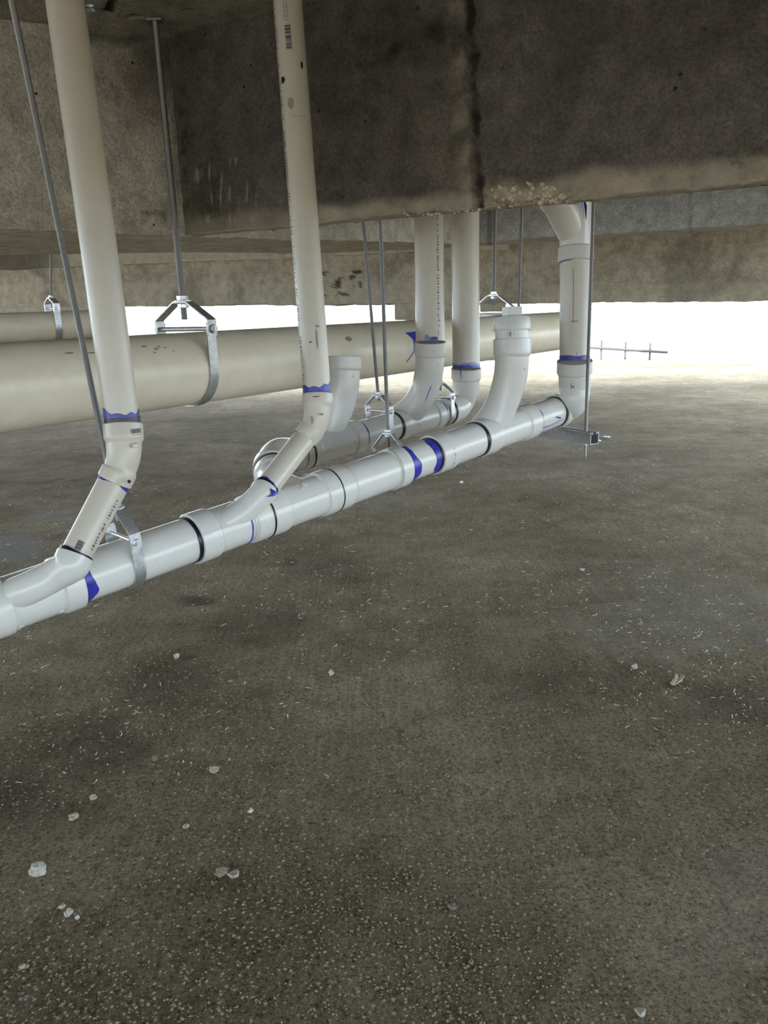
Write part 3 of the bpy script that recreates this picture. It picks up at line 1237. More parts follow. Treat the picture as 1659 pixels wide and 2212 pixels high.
# tall left riser, bend, slanted pipe and wye branch
DL = 1.735
top1 = P(140, 0, 1.57)
bot1 = P(265.5, 916, DL)
a_ = (top1 - bot1).normalized()
ra, rb = rad(73, DL), rad(80.5, 1.57)
topx = top1 + a_ * 0.45
p = build('riser_pipe', tube([bot1.lerp(topx, i / 20) for i in range(21)], [ra + (rb - ra) * i / 20 * 0.9 for i in range(21)], 56), PVCR, asm, loc=bot1)
prim(p, bot1, a_, ra, 0.030, 0.45, 41)
bead(p, bot1, a_, ra, 0.015, 0.0012)
el1 = Path([bot1 - a_ * 0.0, P(267.5, 948, 1.735), P(267, 985, 1.735), P(259, 1015, 1.735), P(247, 1040, 1.735)])
f = build('elbow_fitting', profile_tube(el1, fit_profile(el1.L, ra, ra * 0.9, 0.034, 0.026, 1.14, 1.03), 56), PVCR, asm, loc=bot1)
build('barcode_print', join(decal(P(268, 931, 1.735), -a_, ra * 1.14, [[(u + 0.014, s) for (u, s) in q] for q in barcode(0.010, 0.027, 4, False)]),
                            decal(P(268, 931, 1.735), -a_, ra * 1.14, [[(s + 0.014, u + 0.008) for (u, s) in q] for q in print_line(0.026, 0.003, 2, 0.0)])), INK, f)
e_, x_, _ = face_frame(P(266, 964, 1.735), a_)
build('moulding_pip', prism(P(288, 960, 1.735) + e_ * (ra * 0.9 - 0.004), (e_ + x_ * 0.5).normalized(), 0.0065, 0.011, 4, 0.2, 0.8), PVCR, f)
build('drip_spot', rock(P(279, 1040, 1.735 - ra * 1.06), 0.004, 5, 1, 1.0), BLACK, f)
s0, s1 = (247, 1040, 1.735), (163, 1199, 1.68)
p, q0, q1 = pipe('slanted_pipe', s0, s1, 67, 65.5)
a_ = (q1 - q0).normalized()
rs = rad(66, 1.71)
prim(p, q0 - a_ * 0.004, a_, rs, 0.016, 0.2, 44, th=0.0014)
bead(p, q1, -a_, rs, 0.006, 0.003)
pl = print_line(0.15, 0.0085, 12, 0.08, 0.0)
build('print_mark', decal(q0 + a_ * 0.010, a_, rs, [[(u + rs * 0.80, s) for (u, s) in q] for q in pl]), INK, p)
build('barcode_print', decal(q1 - a_ * 0.028, a_, rs, [[(u - 0.002, s) for (u, s) in q] for q in barcode(0.014, 0.020, 8)]), INK, p)
sweep('wye_branch', [q1, q1 + a_ * 0.028, (120, 1241, 1.675), (72, 1266, 1.665), (30, 1284, 1.665), (-20, 1304, 1.68)], rs, rs, 0.026, 0, PVC, wye1, 1.17, 1.05)

# middle riser, bend, slanted pipe and wye branch
D2 = 2.2
bot2, top2 = P(685.5, 851, D2), P(621, 0, 2.06)
a_ = (top2 - bot2).normalized()
r2 = rad(60, D2)
t2 = top2 + a_ * 0.5
p = build('riser_pipe', tube([bot2.lerp(t2, i / 20) for i in range(21)], [r2 * (1 - 0.03 * i / 20) for i in range(21)], 56), PVCR, asm, loc=bot2)
prim(p, bot2, a_, r2, 0.022, 0.4, 52)
bead(p, bot2, a_, r2, 0.007, 0.001)


def along(q0, q1, py):
    lo, hi = 0.0, 1.6
    for _ in range(40):
        md_ = (lo + hi) / 2
        if proj(q0.lerp(q1, md_))[1] > py: lo = md_
        else: hi = md_
    return q0.lerp(q1, lo)


build('barcode_print', decal(along(bot2, top2, 120), a_, r2, [[(u - 0.005, s) for (u, s) in q] for q in barcode(0.015, 0.058, 21)]), INK, p)
build('print_mark', join(decal(along(bot2, top2, 60), a_, r2, [[(u - 0.011, s) for (u, s) in q] for q in print_line(0.055, 0.004, 31, 0.05)]),
                         decal(along(bot2, top2, 60), a_, r2, [[(u - 0.004, s) for (u, s) in q] for q in print_line(0.055, 0.005, 32, 0.05)]),
                         decal(along(bot2, top2, 262), a_, r2, [[(s - 0.010, u * 0.5) for (u, s) in q] for q in print_line(0.034, 0.005, 33, 0.2)]),
                         decal(along(bot2, top2, 838), a_, r2, [[(s * 1.2 - 0.021, u) for (u, s) in q] for q in print_line(0.026, 0.010, 34, 0.0)])), INK, p)
build('print_mark', decal(along(bot2, top2, 820), a_, r2, [[(u - r2 * 1.12, s) for (u, s) in q] for q in print_line(1.0, 0.010, 35, 0.25)]), INK, p)
for py_, bb in ((233, (-0.012, 0, 0.0085, 0.013, 3)), (735, (0.010, 0, 0.004, 0.022, 6)), (716, (0.014, 0.01, 0.006, 0.004, 7))):
    build('smudge_mark', decal(along(bot2, top2, py_), a_, r2, [blob(*bb)]), SMUDGE, p)
for py_, bb in ((152, (0.026, 0, 0.004, 0.009, 8)), (181, (-0.031, 0, 0.006, 0.009, 9)), (741, (-0.008, 0, 0.005, 0.0015, 12))):
    build('primer_spot', decal(along(bot2, top2, py_), a_, r2, [blob(*bb)]), BLACK, p)
f, pa2 = sweep('elbow_fitting', [(685.5, 851, D2), (686, 874, 2.2), (684, 905, 2.2), (674, 928, 2.2), (659, 946, 2.2)], r2, r2 * 0.86, 0.028, 0.030, PVCR, asm, 1.10, 1.03)
for bb in ((0.012, 0, 0.008, 0.003, 3), (-0.014, -0.014, 0.004, 0.011, 8)):
    build('smudge_mark', decal(P(684, 895, D2), a_, r2 * 1.03, [blob(*bb)], 0.002), SMUDGE, f)
for bb in ((-0.020, -0.006, 0.007, 0.0035, 5), (-0.004, 0.004, 0.010, 0.0015, 4)):
    build('primer_spot', decal(P(685.8, 860, D2), a_, r2 * 1.10, [blob(*bb)], 0.0006), BLACK, f)
s0, s1 = (660, 945, 2.2), (572, 1058, 2.07)
p, q0, q1 = pipe('slanted_pipe', s0, s1, 50.5, 52)
a_ = (q1 - q0).normalized()
rs2 = rad(51.3, 2.13)
bead(p, q0 - a_ * 0.004, a_, rs2, 0.014, 0.002)
bead(p, q1, -a_, rs2, 0.010, 0.0022)
prim(p, q1 - a_ * 0.008, -a_, rs2, 0.006, 0.6, 3)
f, _ = sweep('wye_branch', [q1, q1 + a_ * 0.022, (530, 1101, 2.045), (500, 1120, 2.03), (466, 1139, 2.01), (430, 1156, 2.00)], rs2, rs2 * 1.05, 0.016, 0, PVC, wye2, 1.13, 1.04)
build('primer_drip', decal(P(577, 1070, 2.065), a_, rs2 * 1.08, [[(-0.006, 0), (0.018, -0.006), (0.020, -0.004), (0.016, 0.010), (0.011, 0.016), (0.004, 0.026), (0.003, 0.026), (0.007, 0.012)]], 0.0015), BLUE, f)

# cleanout: long sweep up from the near main, hub, threaded adaptor and square-headed plug
f, pa4 = sweep('wye_branch', [(1106, 732, 2.72), (1106, 768, 2.73), (1102, 815, 2.75), (1088, 862, 2.77), (1067, 903, 2.78), (1032, 943, 2.77), (1000, 962, 2.75)],
               rad(73, 2.73), rad(68, 2.76), 0.052, 0, PVC, wye4, 1.10, 1.0)
cu = (P(1106, 732, 2.72) - P(1106, 768, 2.73)).normalized()
cb = P(1106, 732, 2.72)
rc = rad(73, 2.73)
pc = Path([cb - cu * 0.02, cb + cu * 0.032], 2)
clo = build('cleanout_adapter', profile_tube(pc, [(0, rc * 0.98), (0.045, rc * 0.98), (0.052, rc * 0.98)], 56, 0.02), PVC, asm, loc=cb)
pc = Path([cb + cu * 0.027, cb + cu * 0.075], 2)
build('cleanout_ring', profile_tube(pc, [(0, rc * 1.06), (0.003, rc * 1.09), (0.007, rc * 1.09), (0.0075, rc * 1.07), (0.041, rc * 1.07), (0.044, rc * 1.05)], 56, 0.02), PVC, clo)
ct = cb + cu * 0.070
pl = build('cleanout_plug', profile_tube(Path([ct - cu * 0.004, ct + cu * 0.008], 2), [(0, rc * 0.93), (0.008, rc * 0.95), (0.010, rc * 0.90)], 48, 0.02), PVC, asm, loc=ct)
ex = Vector((math.cos(0.5), math.sin(0.5), 0))
ex = (RT * 0.97 + FW * 0.25).normalized()
ex = (ex - cu * ex.dot(cu)).normalized()
ey = cu.cross(ex)
build('square_head', box_axes(ct + cu * 0.020, (ex, ey, cu), (0.026, 0.026, 0.017)), PVC, pl, smooth=False)
build('barcode_print', decal(cb + cu * 0.006, cu, rc * 0.98, [[(u - 0.006, s) for (u, s) in q] for q in barcode(0.008, 0.017, 9)] + [rect(-0.016, -0.0155, 0.002, 0.02), rect(0.006, 0.0068, 0.002, 0.02)]), INK, clo)
knob(f, pa4.at(0.095), pa4.dir(0.095), rad(72, 2.74), 0.95, 0.006, 0.003)

# ---- rear line
RA, RB = P(690, 966, 2.93), P(962, 889, 3.48)
RDIR = (RB - RA).normalized()
RR = 0.0572


def rpos(px):
    lo, hi = -1.0, 2.0
    for _ in range(50):
        md_ = (lo + hi) / 2
        if proj(RA + RDIR * md_)[0] < px: lo = md_
        else: hi = md_
    return RA + RDIR * lo


def rfit(name, x0, x1, hub0=None, hub1=None):
    p0, p1 = rpos(x0), rpos(x1)
    L = (p1 - p0).length
    h0 = (rpos(hub0) - p0).length if hub0 else 0
    h1 = (p1 - rpos(hub1)).length if hub1 else 0
    return build(name, profile_tube(Path([p0, p1], 2), fit_profile(L, RR, RR, h0, h1, 1.14), 56, 0.02), PVC, asm, loc=p0)


def rpipe(x0, x1):
    p0, p1 = rpos(x0), rpos(x1)
    return build('main_pipe', tube([p0, p0.lerp(p1, .5), p1], [RR] * 3, 56), PVC, asm, loc=p0)


f = wr1 = rfit('wye_fitting', 658, 771, 674, 752)
bead(f, rpos(657), RDIR, RR * 1.1, 0.004, 0.003)
p = rpipe(769, 852)
prim(p, rpos(772), RDIR, RR, 0.010, 0.3, 61)
bead(p, rpos(851), -RDIR, RR, 0.010, 0.003)
f = wr2 = rfit('wye_fitting', 851, 942, 868, 928)
p = rpipe(940, 968)
prim(p, rpos(943), RDIR, RR, 0.010, 0.3, 63)
bead(p, rpos(967), -RDIR, RR, 0.010, 0.003)
for fw_, x_px in ((wr1, 690), (wr1, 745), (wr2, 882)):
    e_, x_, _ = face_frame(rpos(x_px), RDIR)
    knob(fw_, rpos(x_px), RDIR, RR * 1.04, 0.35 if x_.dot(UP) < 0 else -0.35, 0.0065, 0.002)

# open stub behind the middle riser
st_pts = [(745.5, 769, 2.93), (745, 800, 2.94), (743, 835, 2.95), (733, 878, 2.97), (712, 922, 2.98), (684, 955, 2.97), (650, 985, 2.96)]
pas = Path([P(*q) for q in st_pts])
rst = rad(65, 2.94)
pr = fit_profile(pas.L, rst, rst, 0.046, 0, 1.10, 1.0)
g = profile_tube(pas, pr, 56, caps=False)
# inner wall of the open socket
pin = Path([pas.at(0.03 * i) for i in range(8)], 3)
g2 = profile_tube(pin, [(0, rst * 1.10 - 0.0025), (0.0005, rst * 1.02), (0.045, rst * 0.98), (0.046, rst * 0.92), (0.2, rst * 0.92)], 56, 0.01, caps=False)
n = len(g2[0])
g2 = (g2[0], [tuple(reversed(q)) for q in g2[1]] + [tuple(range(n - 56, n))])
f = build('wye_branch', join(g, g2), PVC, wr1)
knob(f, pas.at(0.075), pas.dir(0.075), rst, 0.6, 0.006, 0.002)

# riser 3 with its sweep
rr3 = rad(61.5, 3.2)
f, pa3 = sweep('wye_branch', [(929.5, 738, 3.16), (929, 768, 3.18), (927, 800, 3.2), (917, 842, 3.24), (896, 878, 3.27), (868, 903, 3.28), (838, 920, 3.27)],
               rr3, rr3, 0.053, 0, PVC, wr2, 1.09, 1.0)
knob(f, pa3.at(0.085), pa3.dir(0.085), rr3, 0.7, 0.006, 0.002)
build('primer_drip', decal(pa3.at(0.20), -pa3.dir(0.20), rr3, [[(0.018, 0.04), (0.021, 0.04), (0.021, -0.02), (0.019, -0.04)]], 0.0015), BLUE, f)
b3 = P(929.5, 738, 3.16)
t3 = P(926, 470, 3.10)
a_ = (t3 - b3).normalized()
t3x = b3 + a_ * ((ZT + 0.2 - b3.z) / a_.z)
p = build('riser_pipe', tube([b3.lerp(t3x, i / 20) for i in range(21)], [rr3] * 21, 56), PVCR, asm, loc=b3)
e_, x_, _ = face_frame(b3, a_)
build('primer_stain', decal(b3, a_, rr3, [[(-0.022, 0.0005), (-0.022, 0.020), (-0.012, 0.022), (0.0, 0.015), (0.006, 0.009), (0.006, 0.0005)]]), PALEBLUE, p)
build('primer_stain', decal(b3, a_, rr3, [[(0.0, 0.0006), (0.004, 0.013), (0.016, 0.014), (0.030, 0.014), (0.032, 0.0006)]], 0.001), BLUE, p)
build('print_mark', decal(b3 + a_ * 0.02, a_, rr3, [[(u + rr3 * 0.62, s) for (u, s) in q] for q in print_line(0.62, 0.0125, 71, 0.12)]), INK, p)

# riser 5 with its elbow
rr5 = rad(58.5, 3.52)
f, pa5 = sweep('elbow_fitting', [(1007, 795, 3.52), (1006.5, 822, 3.54), (1004, 848, 3.56), (996, 868, 3.57), rpos(985), rpos(966)],
               rr5, RR, 0.047, 0.040, PVC, asm, 1.10, 1.0)
b5 = P(1007, 795, 3.52)
t5 = P(1005, 470, 3.42)
a_ = (t5 - b5).normalized()
t5x = b5 + a_ * ((ZT + 0.2 - b5.z) / a_.z)
p = build('riser_pipe', tube([b5.lerp(t5x, i / 20) for i in range(21)], [rr5] * 21, 56), PVCR, asm, loc=b5)
prim(p, b5, a_, rr5, 0.020, 0.3, 73, PALEBLUE)
prim(p, b5, a_, rr5, 0.011, 0.5, 75, BLUE, th=0.0016)
build('primer_drip', decal(b5, -a_, rr5 * 1.10, [[(-0.030, 0), (-0.019, 0), (-0.022, 0.012), (-0.0235, 0.050), (-0.0255, 0.050), (-0.027, 0.012)]]), BLUE, f)

# the bend tying the rear line down into the near one
SP = [rpos(661), rpos(634), P(604, 984, 2.72), P(590, 1006, 2.6), P(595, 1034, 2.45), P(615, 1064, 2.30), mpos(655)]
pas = Path(SP)
rS = 0.0572
L1 = pas.L * 0.50
g = profile_tube(pas, [(0, rS * 1.13), (0.04, rS * 1.14), (0.046, rS * 1.04), (L1 - 0.05, rS * 1.04), (L1 - 0.044, rS * 1.15), (L1, rS * 1.15)], 56)
f = build('elbow_fitting', g, PVC, asm, loc=pas.at(0))
bead(f, pas.at(0.0), pas.dir(0.01), rS * 1.10, 0.006, 0.003)
L2 = L1 + 0.045
g = profile_tube(pas, [(L1 - 0.01, rS), (L2 + 0.01, rS)], 56)
p = build('connecting_pipe', g, PVC, asm, loc=pas.at(L1))
bead(p, pas.at(L1), pas.dir(L1), rS, 0.010, 0.003)
bead(p, pas.at(L2), -pas.dir(L2), rS, 0.006, 0.002)
g = profile_tube(pas, [(L2, rS * 1.12), (L2 + 0.045, rS * 1.13), (L2 + 0.052, rS * 1.03), (pas.L, rS * 1.03)], 56)
build('wye_branch', g, PVC, wye3, loc=pas.at(L2))
for (px, an, sz) in ((650, 0.75, 0.008), (700 - 14, 0.85, 0.008), (640, 0.55, 0.006)):
    e_, x_, _ = face_frame(mpos(px), MDIR)
    knob(wye3, mpos(px), MDIR, RM * 1.04, an if x_.dot(UP) > 0 else -an, sz, 0.003)

# ------------------------------------------------------------------ big cream pipe behind
BIGR = 0.1175
BA, BB = P(0, 838, 2.10), P(1070, 729, 4.32)
BDIR = (BB - BA).normalized()


def bpos(px):
    lo, hi = -1.5, 6.0
    for _ in range(50):
        md_ = (lo + hi) / 2
        if proj(BA + BDIR * md_)[0] < px: lo = md_
        else: hi = md_
    return BA + BDIR * lo


bs, be = bpos(-350), bpos(1228)
big = root('waste_pipe', Vector((BA.x, BA.y, 0)), 'fat cream plastic waste pipe with a clevis strap round it, behind the white drain run', 'pipe')
n = 60
p = build('pipe', tube([bs.lerp(be, i / n) for i in range(n + 1)], [BIGR] * (n + 1), 72), PVCB, big, loc=bs)
e_, x_, _ = face_frame(bpos(878), BDIR)
sg = 1 if x_.dot(UP) > 0 else -1
build('primer_drip', decal(bpos(848), BDIR, BIGR, [[(sg * 0.062, -0.04), (sg * 0.064, 0.05), (sg * 0.030, 0.035), (sg * 0.02, 0.010), (sg * 0.03, -0.005)],
                                                     [(sg * 0.035, -0.002), (sg * 0.035, 0.014), (-sg * 0.02, 0.004), (-sg * 0.07, -0.04), (-sg * 0.07, -0.05), (-sg * 0.022, -0.006)]], 0.001), BLUE, p)
for k, (px, u, s1_, s2_) in enumerate(((280, .085, .004, .010), (302, .072, .005, .007), (310, .080, .004, .006), (322, .075, .003, .006), (712, .055, .010, .022), (295, .060, .003, .005),
                                       (165, .075, .003, .012), (120, .080, .003, .016), (335, .06, .002, .004))):
    build('smudge_mark', decal(bpos(px), BDIR, BIGR, [blob(sg * u, 0, s1_, s2_, k)], 0.001), SMUDGE, p)

# smaller cream pipe far left
SA, SB = P(-300, 722, 3.6), P(262, 697, 4.3)
sp2 = root('waste_pipe', Vector((SA.x, SA.y, 0)), 'short thinner cream pipe at far left, above and behind the fat cream pipe', 'pipe')
build('pipe', tube([SA.lerp(SB, i / 20) for i in range(21)], [0.073] * 21, 56), PVCB, sp2, loc=SA)
pe = SB
build('coupling', profile_tube(Path([SB - (SB - SA).normalized() * 0.09, SB], 2), [(0, .076), (.004, .081), (.086, .081), (.09, .078)], 48, .02), PVCB, sp2)


# ------------------------------------------------------------------ hangers
def hex_nut(parent, p, a, r, L, mt=GALV, name='nut'):
    return build(name, prism(p, a, r, L, 6, 0.08, 0.3), mt, parent, smooth=False)


def rod_part(parent, p0, p1, r, mt=RODM):
    n = 6
    return build('threaded_rod', tube([p0.lerp(p1, i / n) for i in range(n + 1)], [r] * (n + 1), 20), mt, parent)


def clevis(o, a, R, hb, ht, sw, rodr, rod_top_px, label, group=None, t=0.004, mt=GALV, half_top=None, plumb=True, stub=0.04, topz=None, rivet=True):
    a = a.normalized()
    v = Vector((0, 0, 1))
    v = (v - a * v.dot(a)).normalized()
    s = v.cross(a).normalized()
    if s.dot(Vector((0, -1, 0))) < 0: s = -s          # s points to the near side
    th = half_top or rodr * 2.6
    apex = o + v * ht
    if isinstance(rod_top_px, Vector):
        rt = rod_top_px
    else:
        rt = ony(rod_top_px[0], rod_top_px[1], apex.y)
    d = (rt - apex).normalized()
    zt = ZT if topz is None else topz
    rt = apex + d * ((zt - apex.z) / d.z)
    h = root('clevis_hanger', o + v * -R, label, 'pipe hanger', group)
    # lower band
    Rb = R + t / 2 + 0.0012
    low = [(-Rb, hb + sw * 0.55)] + [(Rb * math.cos(math.pi + math.pi * i / 28), Rb * math.sin(math.pi + math.pi * i / 28)) for i in range(29)] + [(Rb, hb + sw * 0.55)]
    build('lower_band', strap(low, o, s, v, a, sw, t), mt, h, sharp=30)
    # yoke
    Ry = Rb + t * 1.15
    sh = hb + sw * 0.75
    yk = [(-Ry, hb - sw * 0.6), (-Ry, sh), (-Ry * 0.97, sh + 0.004), (-th - 0.004, ht - 0.002), (-th, ht), (th, ht), (th + 0.004, ht - 0.002), (Ry * 0.97, sh + 0.004), (Ry, sh), (Ry, hb - sw * 0.6)]
    build('yoke', strap(yk, o, s, v, a, sw, t), mt, h, sharp=20)
    # cross bolt and its nut
    br_ = rodr * 0.75
    c0_, c1_ = o + v * hb - s * (Ry + t * 2), o + v * hb + s * (Ry + t * 3.5)
    bo = build('cross_bolt', tube([c0_, c1_], [br_, br_], 18), mt, h)
    hex_nut(bo, o + v * hb + s * (Ry + t * 0.5), s, br_ * 1.9, br_ * 1.6, mt, 'bolt_nut')
    hex_nut(bo, o + v * hb - s * (Ry + t * 0.5 + br_ * 1.4), s, br_ * 1.9, br_ * 1.4, mt, 'bolt_head')
    # rod, nuts and washer
    rod_part(h, apex - d * stub, rt, rodr)
    build('washer', washer(apex + v * (t * 0.5), v, rodr * 2.9, rodr, 0.003), GALV, h)
    hex_nut(h, apex + v * (t * 0.5 + 0.003), v, rodr * 1.9, rodr * 1.7)
    hex_nut(h, apex - v * (t * 0.5 + rodr * 1.6), v, rodr * 1.8, rodr * 1.5)
    return h, rt


h, rt = clevis(bpos(408), BDIR, BIGR, 0.128, 0.213, 0.036, 0.0098, (337, 66), 'large grey clevis hanger strapped round the fat cream pipe, left of the middle riser', 'clevis hangers', t=0.005, mt=GALVD, half_top=0.030, stub=0.055)
build('ceiling_plate', box_axes(Vector((rt.x, rt.y, ZT - 0.004)), (Vector((1, 0, 0)), Vector((0, 1, 0)), Vector((0, 0, 1))), (0.022, 0.016, 0.003)), RODM, h)
clevis(mpos(276), MDIR, RM, 0.062, 0.132, 0.027, 0.0062, (25, 0), 'shiny clevis hanger round the nearest white pipe, beside the left slanted pipe', 'clevis hangers', t=0.0035, half_top=0.014, stub=0.028)
clevis(rpos(822), RDIR, RR, 0.078, 0.140, 0.026, 0.0062, (785, 480), 'bright clevis hanger with open loop on the rear white pipe, left of the second-from-left sweep', 'clevis hangers', t=0.003, half_top=0.016, stub=0.022)
clevis(rpos(954), RDIR, RR + 0.002, 0.070, 0.128, 0.024, 0.0062, (957, 470), 'clevis hanger at the far end of the rear white pipe, beside its last elbow', 'clevis hangers', t=0.003, half_top=0.014, stub=0.03)
clevis(bpos(1066), BDIR, BIGR, 0.125, 0.222, 0.036, 0.0095, (1070, 460), 'farthest clevis hanger on the fat cream pipe, seen just above the square-headed plug', 'clevis hangers', t=0.005, half_top=0.028, stub=0.05)
spd = (SB - SA).normalized()
so_ = SA + spd * 0
lo, hi = 0.0, 3.0
for _ in range(40):
    md_ = (lo + hi) / 2
    if proj(SA + spd * md_)[0] < 118: lo = md_
    else: hi = md_
clevis(SA + spd * lo, spd, 0.073, 0.086, 0.138, 0.032, 0.0055, (110, 545), 'small clevis hanger on the thinner cream pipe at far left', 'clevis hangers', t=0.004, half_top=0.015, stub=0.02)
# the hanger just behind the near main
oh = P(840, 1012, 2.72)
hd = (RT * 0.28 + Vector((0, 1, 0)) * 0.96)
hd.z = 0
clevis(oh, Vector((0.42, 0.9, 0.0)), 0.052, 0.050, 0.122, 0.025, 0.0062, (822, 480), 'clevis hanger tucked close behind the nearest white pipe, its legs hidden by that pipe',
       'clevis hangers', t=0.003, half_top=0.014, stub=0.045)

# ------------------------------------------------------------------ trapeze: channel on two rods
T0, T1 = P(1286, 946, 2.925), P(1080, 918, 3.36)
T1.z = T0.z = (T0.z + T1.z) / 2 - 0.0
T0 = ony(1284.5, 947, T0.y)
T1 = Vector((T1.x, T1.y, T0.z))
td = (T1 - T0).normalized()
tz = Vector((0, 0, 1))
ts = td.cross(tz).normalized()
if ts.y > 0: ts = -ts
trap = root('strut_trapeze', (T0 + T1) / 2 - tz * 0.0205, 'grey steel channel slung on two long rods under the right-hand elbow', 'pipe support')
hw = 0.0205
th_ = 0.0026
prof = [(-hw + 0.010, hw - 0.007), (-hw + 0.010, hw), (-hw, hw), (-hw, -hw), (hw, -hw), (hw, hw), (hw - 0.010, hw), (hw - 0.010, hw - 0.007)]
g = strap(prof, T0, ts, tz, td, 1.0, th_)
V, F = g
L_ = (T1 - T0).length
V = [v + td * (0.5 if (v - T0).dot(td) > 0 else 0.5) * 0 + td * ((L_) if (v - T0).dot(td) > 0 else 0.0) - td * (v - T0).dot(td) for v in V]
ch = build('channel', (V, F), GALVD, trap, smooth=False)
rR = T0 + td * 0.045
rtop = ony(1282, 435, rR.y)
d_ = (rtop - rR).normalized()
rod_part(trap, rR - d_ * 0.075, rR + d_ * ((ZT - rR.z) / d_.z), 0.0062)
rL = T0 + td * ((ony(1117, 915, T0.y + td.y * 0.4) - T0).dot(td))
rL = T0 + td * (L_ - 0.05)
lo, hi = 0.0, L_
for _ in range(40):
    md_ = (lo + hi) / 2
    if proj(T0 + td * md_)[0] > 1112: lo = md_
    else: hi = md_
rL = T0 + td * lo
ltop = ony(1127, 455, rL.y)
d_ = (ltop - rL).normalized()
rod_part(trap, rL - d_ * 0.07, rL + d_ * ((ZT - rL.z) / d_.z), 0.0062)
for q in (rR, rL):
    hex_nut(trap, q - tz * (hw + 0.010), tz, 0.0115, 0.009)
    build('washer', washer(q - tz * (hw + 0.0025), tz, 0.014, 0.006, 0.002), GALV, trap)

# ------------------------------------------------------------------ loose things on the floor
def floor_pt(px, py):
    return onz(px, py, 0.0)


def rock_thing(name, px, py, wpx, mt, label, flat=0.6, group=None, cat='stone', seed=None):
    c = floor_pt(px, py)
    r = wpx * (c - CAM).dot(FW) / FPX / 2
    g = rock(c + Vector((0, 0, r * flat * 0.45)), r, seed if seed is not None else px * 0.37, 1, flat)
    q = [noise.noise(v * 170) for v in g[0]]
    g = ([v + (v - c) * 0.5 * k for v, k in zip(g[0], q)], g[1])
    o = build(name, g, mt, None, loc=c, sharp=12)
    tag(o, label, cat, group)
    return o


rock_thing('stone_chip', 82, 1884, 36, PALESTONE, 'largest pale broken stone chip, lying at the lower left of the floor', 0.75)
rock_thing('stone_chip', 160, 1766, 22, STONE, 'flat brown stone chip in the gravel above the largest pale chip', 0.5)
rock_thing('stone_chip', 201, 1724, 16, STONE, 'small brown chip at the edge of the dark patch on the left', 0.6)
rock_thing('stone_chip', 148, 1975, 17, PALESTONE, 'whitest crumb of a cluster below the largest pale chip', 0.8)
rock_thing('stone_chip', 134, 1960, 12, PALESTONE, 'smaller white crumb just up left of the whitest crumb', 0.8)
rock_thing('stone_chip', 167, 1984, 11, PALESTONE, 'small greyish crumb just down right of the whitest crumb', 0.8)
rock_thing('stone_chip', 52, 2089, 18, STONE, 'flat grey chip near the bottom left corner of the floor', 0.45)
rock_thing('stone_chip', 479, 1884, 30, STONE, 'flat buried stone, left one of a touching pair in the lower floor', 0.22)
rock_thing('stone_chip', 506, 1891, 24, STONE, 'rounded brown stone, right one of a touching pair in the lower floor', 0.35)
rock_thing('stone_chip', 401, 1786, 14, PALESTONE, 'thin white flake in the gravel at left centre', 0.5)
rock_thing('stone_chip', 541, 1753, 13, PALESTONE, 'pale pebble in the gravel to the right of the thin white flake', 0.7)
rock_thing('stone_chip', 462, 1665, 20, STONE, 'crumbly brown lump in the gravel above the touching pair', 0.6)
rock_thing('pebble', 1371, 1442, 15, PALESTONE, 'round grey pebble alone on the dark right side of the floor', 0.8)
rock_thing('pebble', 381, 1418, 13, PALESTONE, 'small pale pebble beside a dark stain left of centre', 0.7)
rock_thing('pebble', 715, 1455, 12, PALESTONE, 'small bluish white pebble near the middle of the floor', 0.8)
rock_thing('pebble', 1258, 1662 - 430, 10, PALESTONE, 'tiny white pebble on the grey floor right of the pipes', 0.7)
rock_thing('clod', 334, 1640, 14, DARKSTONE, 'dark clod beside the dark patch on the left', 0.6, cat='clod')
rock_thing('clod', 977, 1960, 20, DARKSTONE, 'dark clod on the lower middle of the floor', 0.5, cat='clod')
rock_thing('clod', 1017, 2079, 13, DARKSTONE, 'smaller dark clod below the lower middle clod', 0.6, cat='clod')
rock_thing('clod', 230, 2015, 14, DARKSTONE, 'dark clod right of the whitest crumb at lower left', 0.6, cat='clod')
rock_thing('stone_chip', 1385, 2188, 22, PALESTONE, 'pale chip at the very bottom right of the floor', 0.5)
# splintered scrap standing up on the right
c = floor_pt(1450, 1478)
g1 = strap([(0, 0), (0.010, 0.018), (0.012, 0.034)], c, RT, Vector((0, -0.2, 1)).normalized(), Vector((0, 1, 0)), 0.012, 0.004)
g2 = strap([(0.004, 0), (0.022, 0.014), (0.030, 0.030)], c, RT, Vector((0, -0.2, 1)).normalized(), Vector((0, 1, 0)), 0.012, 0.005)
o = build('bark_scrap', join(g1, g2), STONE, None, loc=c)
tag(o, 'forked splintered scrap standing on the dark right side of the floor', 'scrap')
# washers and nut
for (px, py, lb) in ((1291, 953, 'flat steel washer on the floor, the nearer one beside the channel end'),
                     (1311, 945.5, 'flat steel washer on the floor, the farther right one beyond the channel end')):
    c = floor_pt(px, py)
    r = rad(15, (c - CAM).dot(FW))
    o = build('washer', washer(c + Vector((0, 0, 0.003)), Vector((0.05, 0, 1)), r, r * 0.42, 0.005), RODM, None, loc=c, sharp=30)
    tag(o, lb, 'washer', 'washers on the floor')
c = floor_pt(997, 1044)
o = build('hex_nut', washer(c + Vector((0, 0, 0.003)), Vector((0, 0, 1)), 0.011, 0.006, 0.010, 6), GALV, None, loc=c, smooth=False)
tag(o, 'shiny steel nut lying on the floor below the middle of the near pipe', 'nut')
c = floor_pt(655, 1036)
o = build('metal_clip', strap([(-0.03, 0.004), (0.0, 0.010), (0.03, 0.034)], c, Vector((0.9, 0.4, 0)).normalized(), Vector((0, 0, 1)), Vector((-0.4, 0.9, 0)).normalized(), 0.05, 0.002), GALVD, None, loc=c)
tag(o, 'bent grey metal clip on the floor behind the near pipe', 'clip')
c = floor_pt(725, 1011)
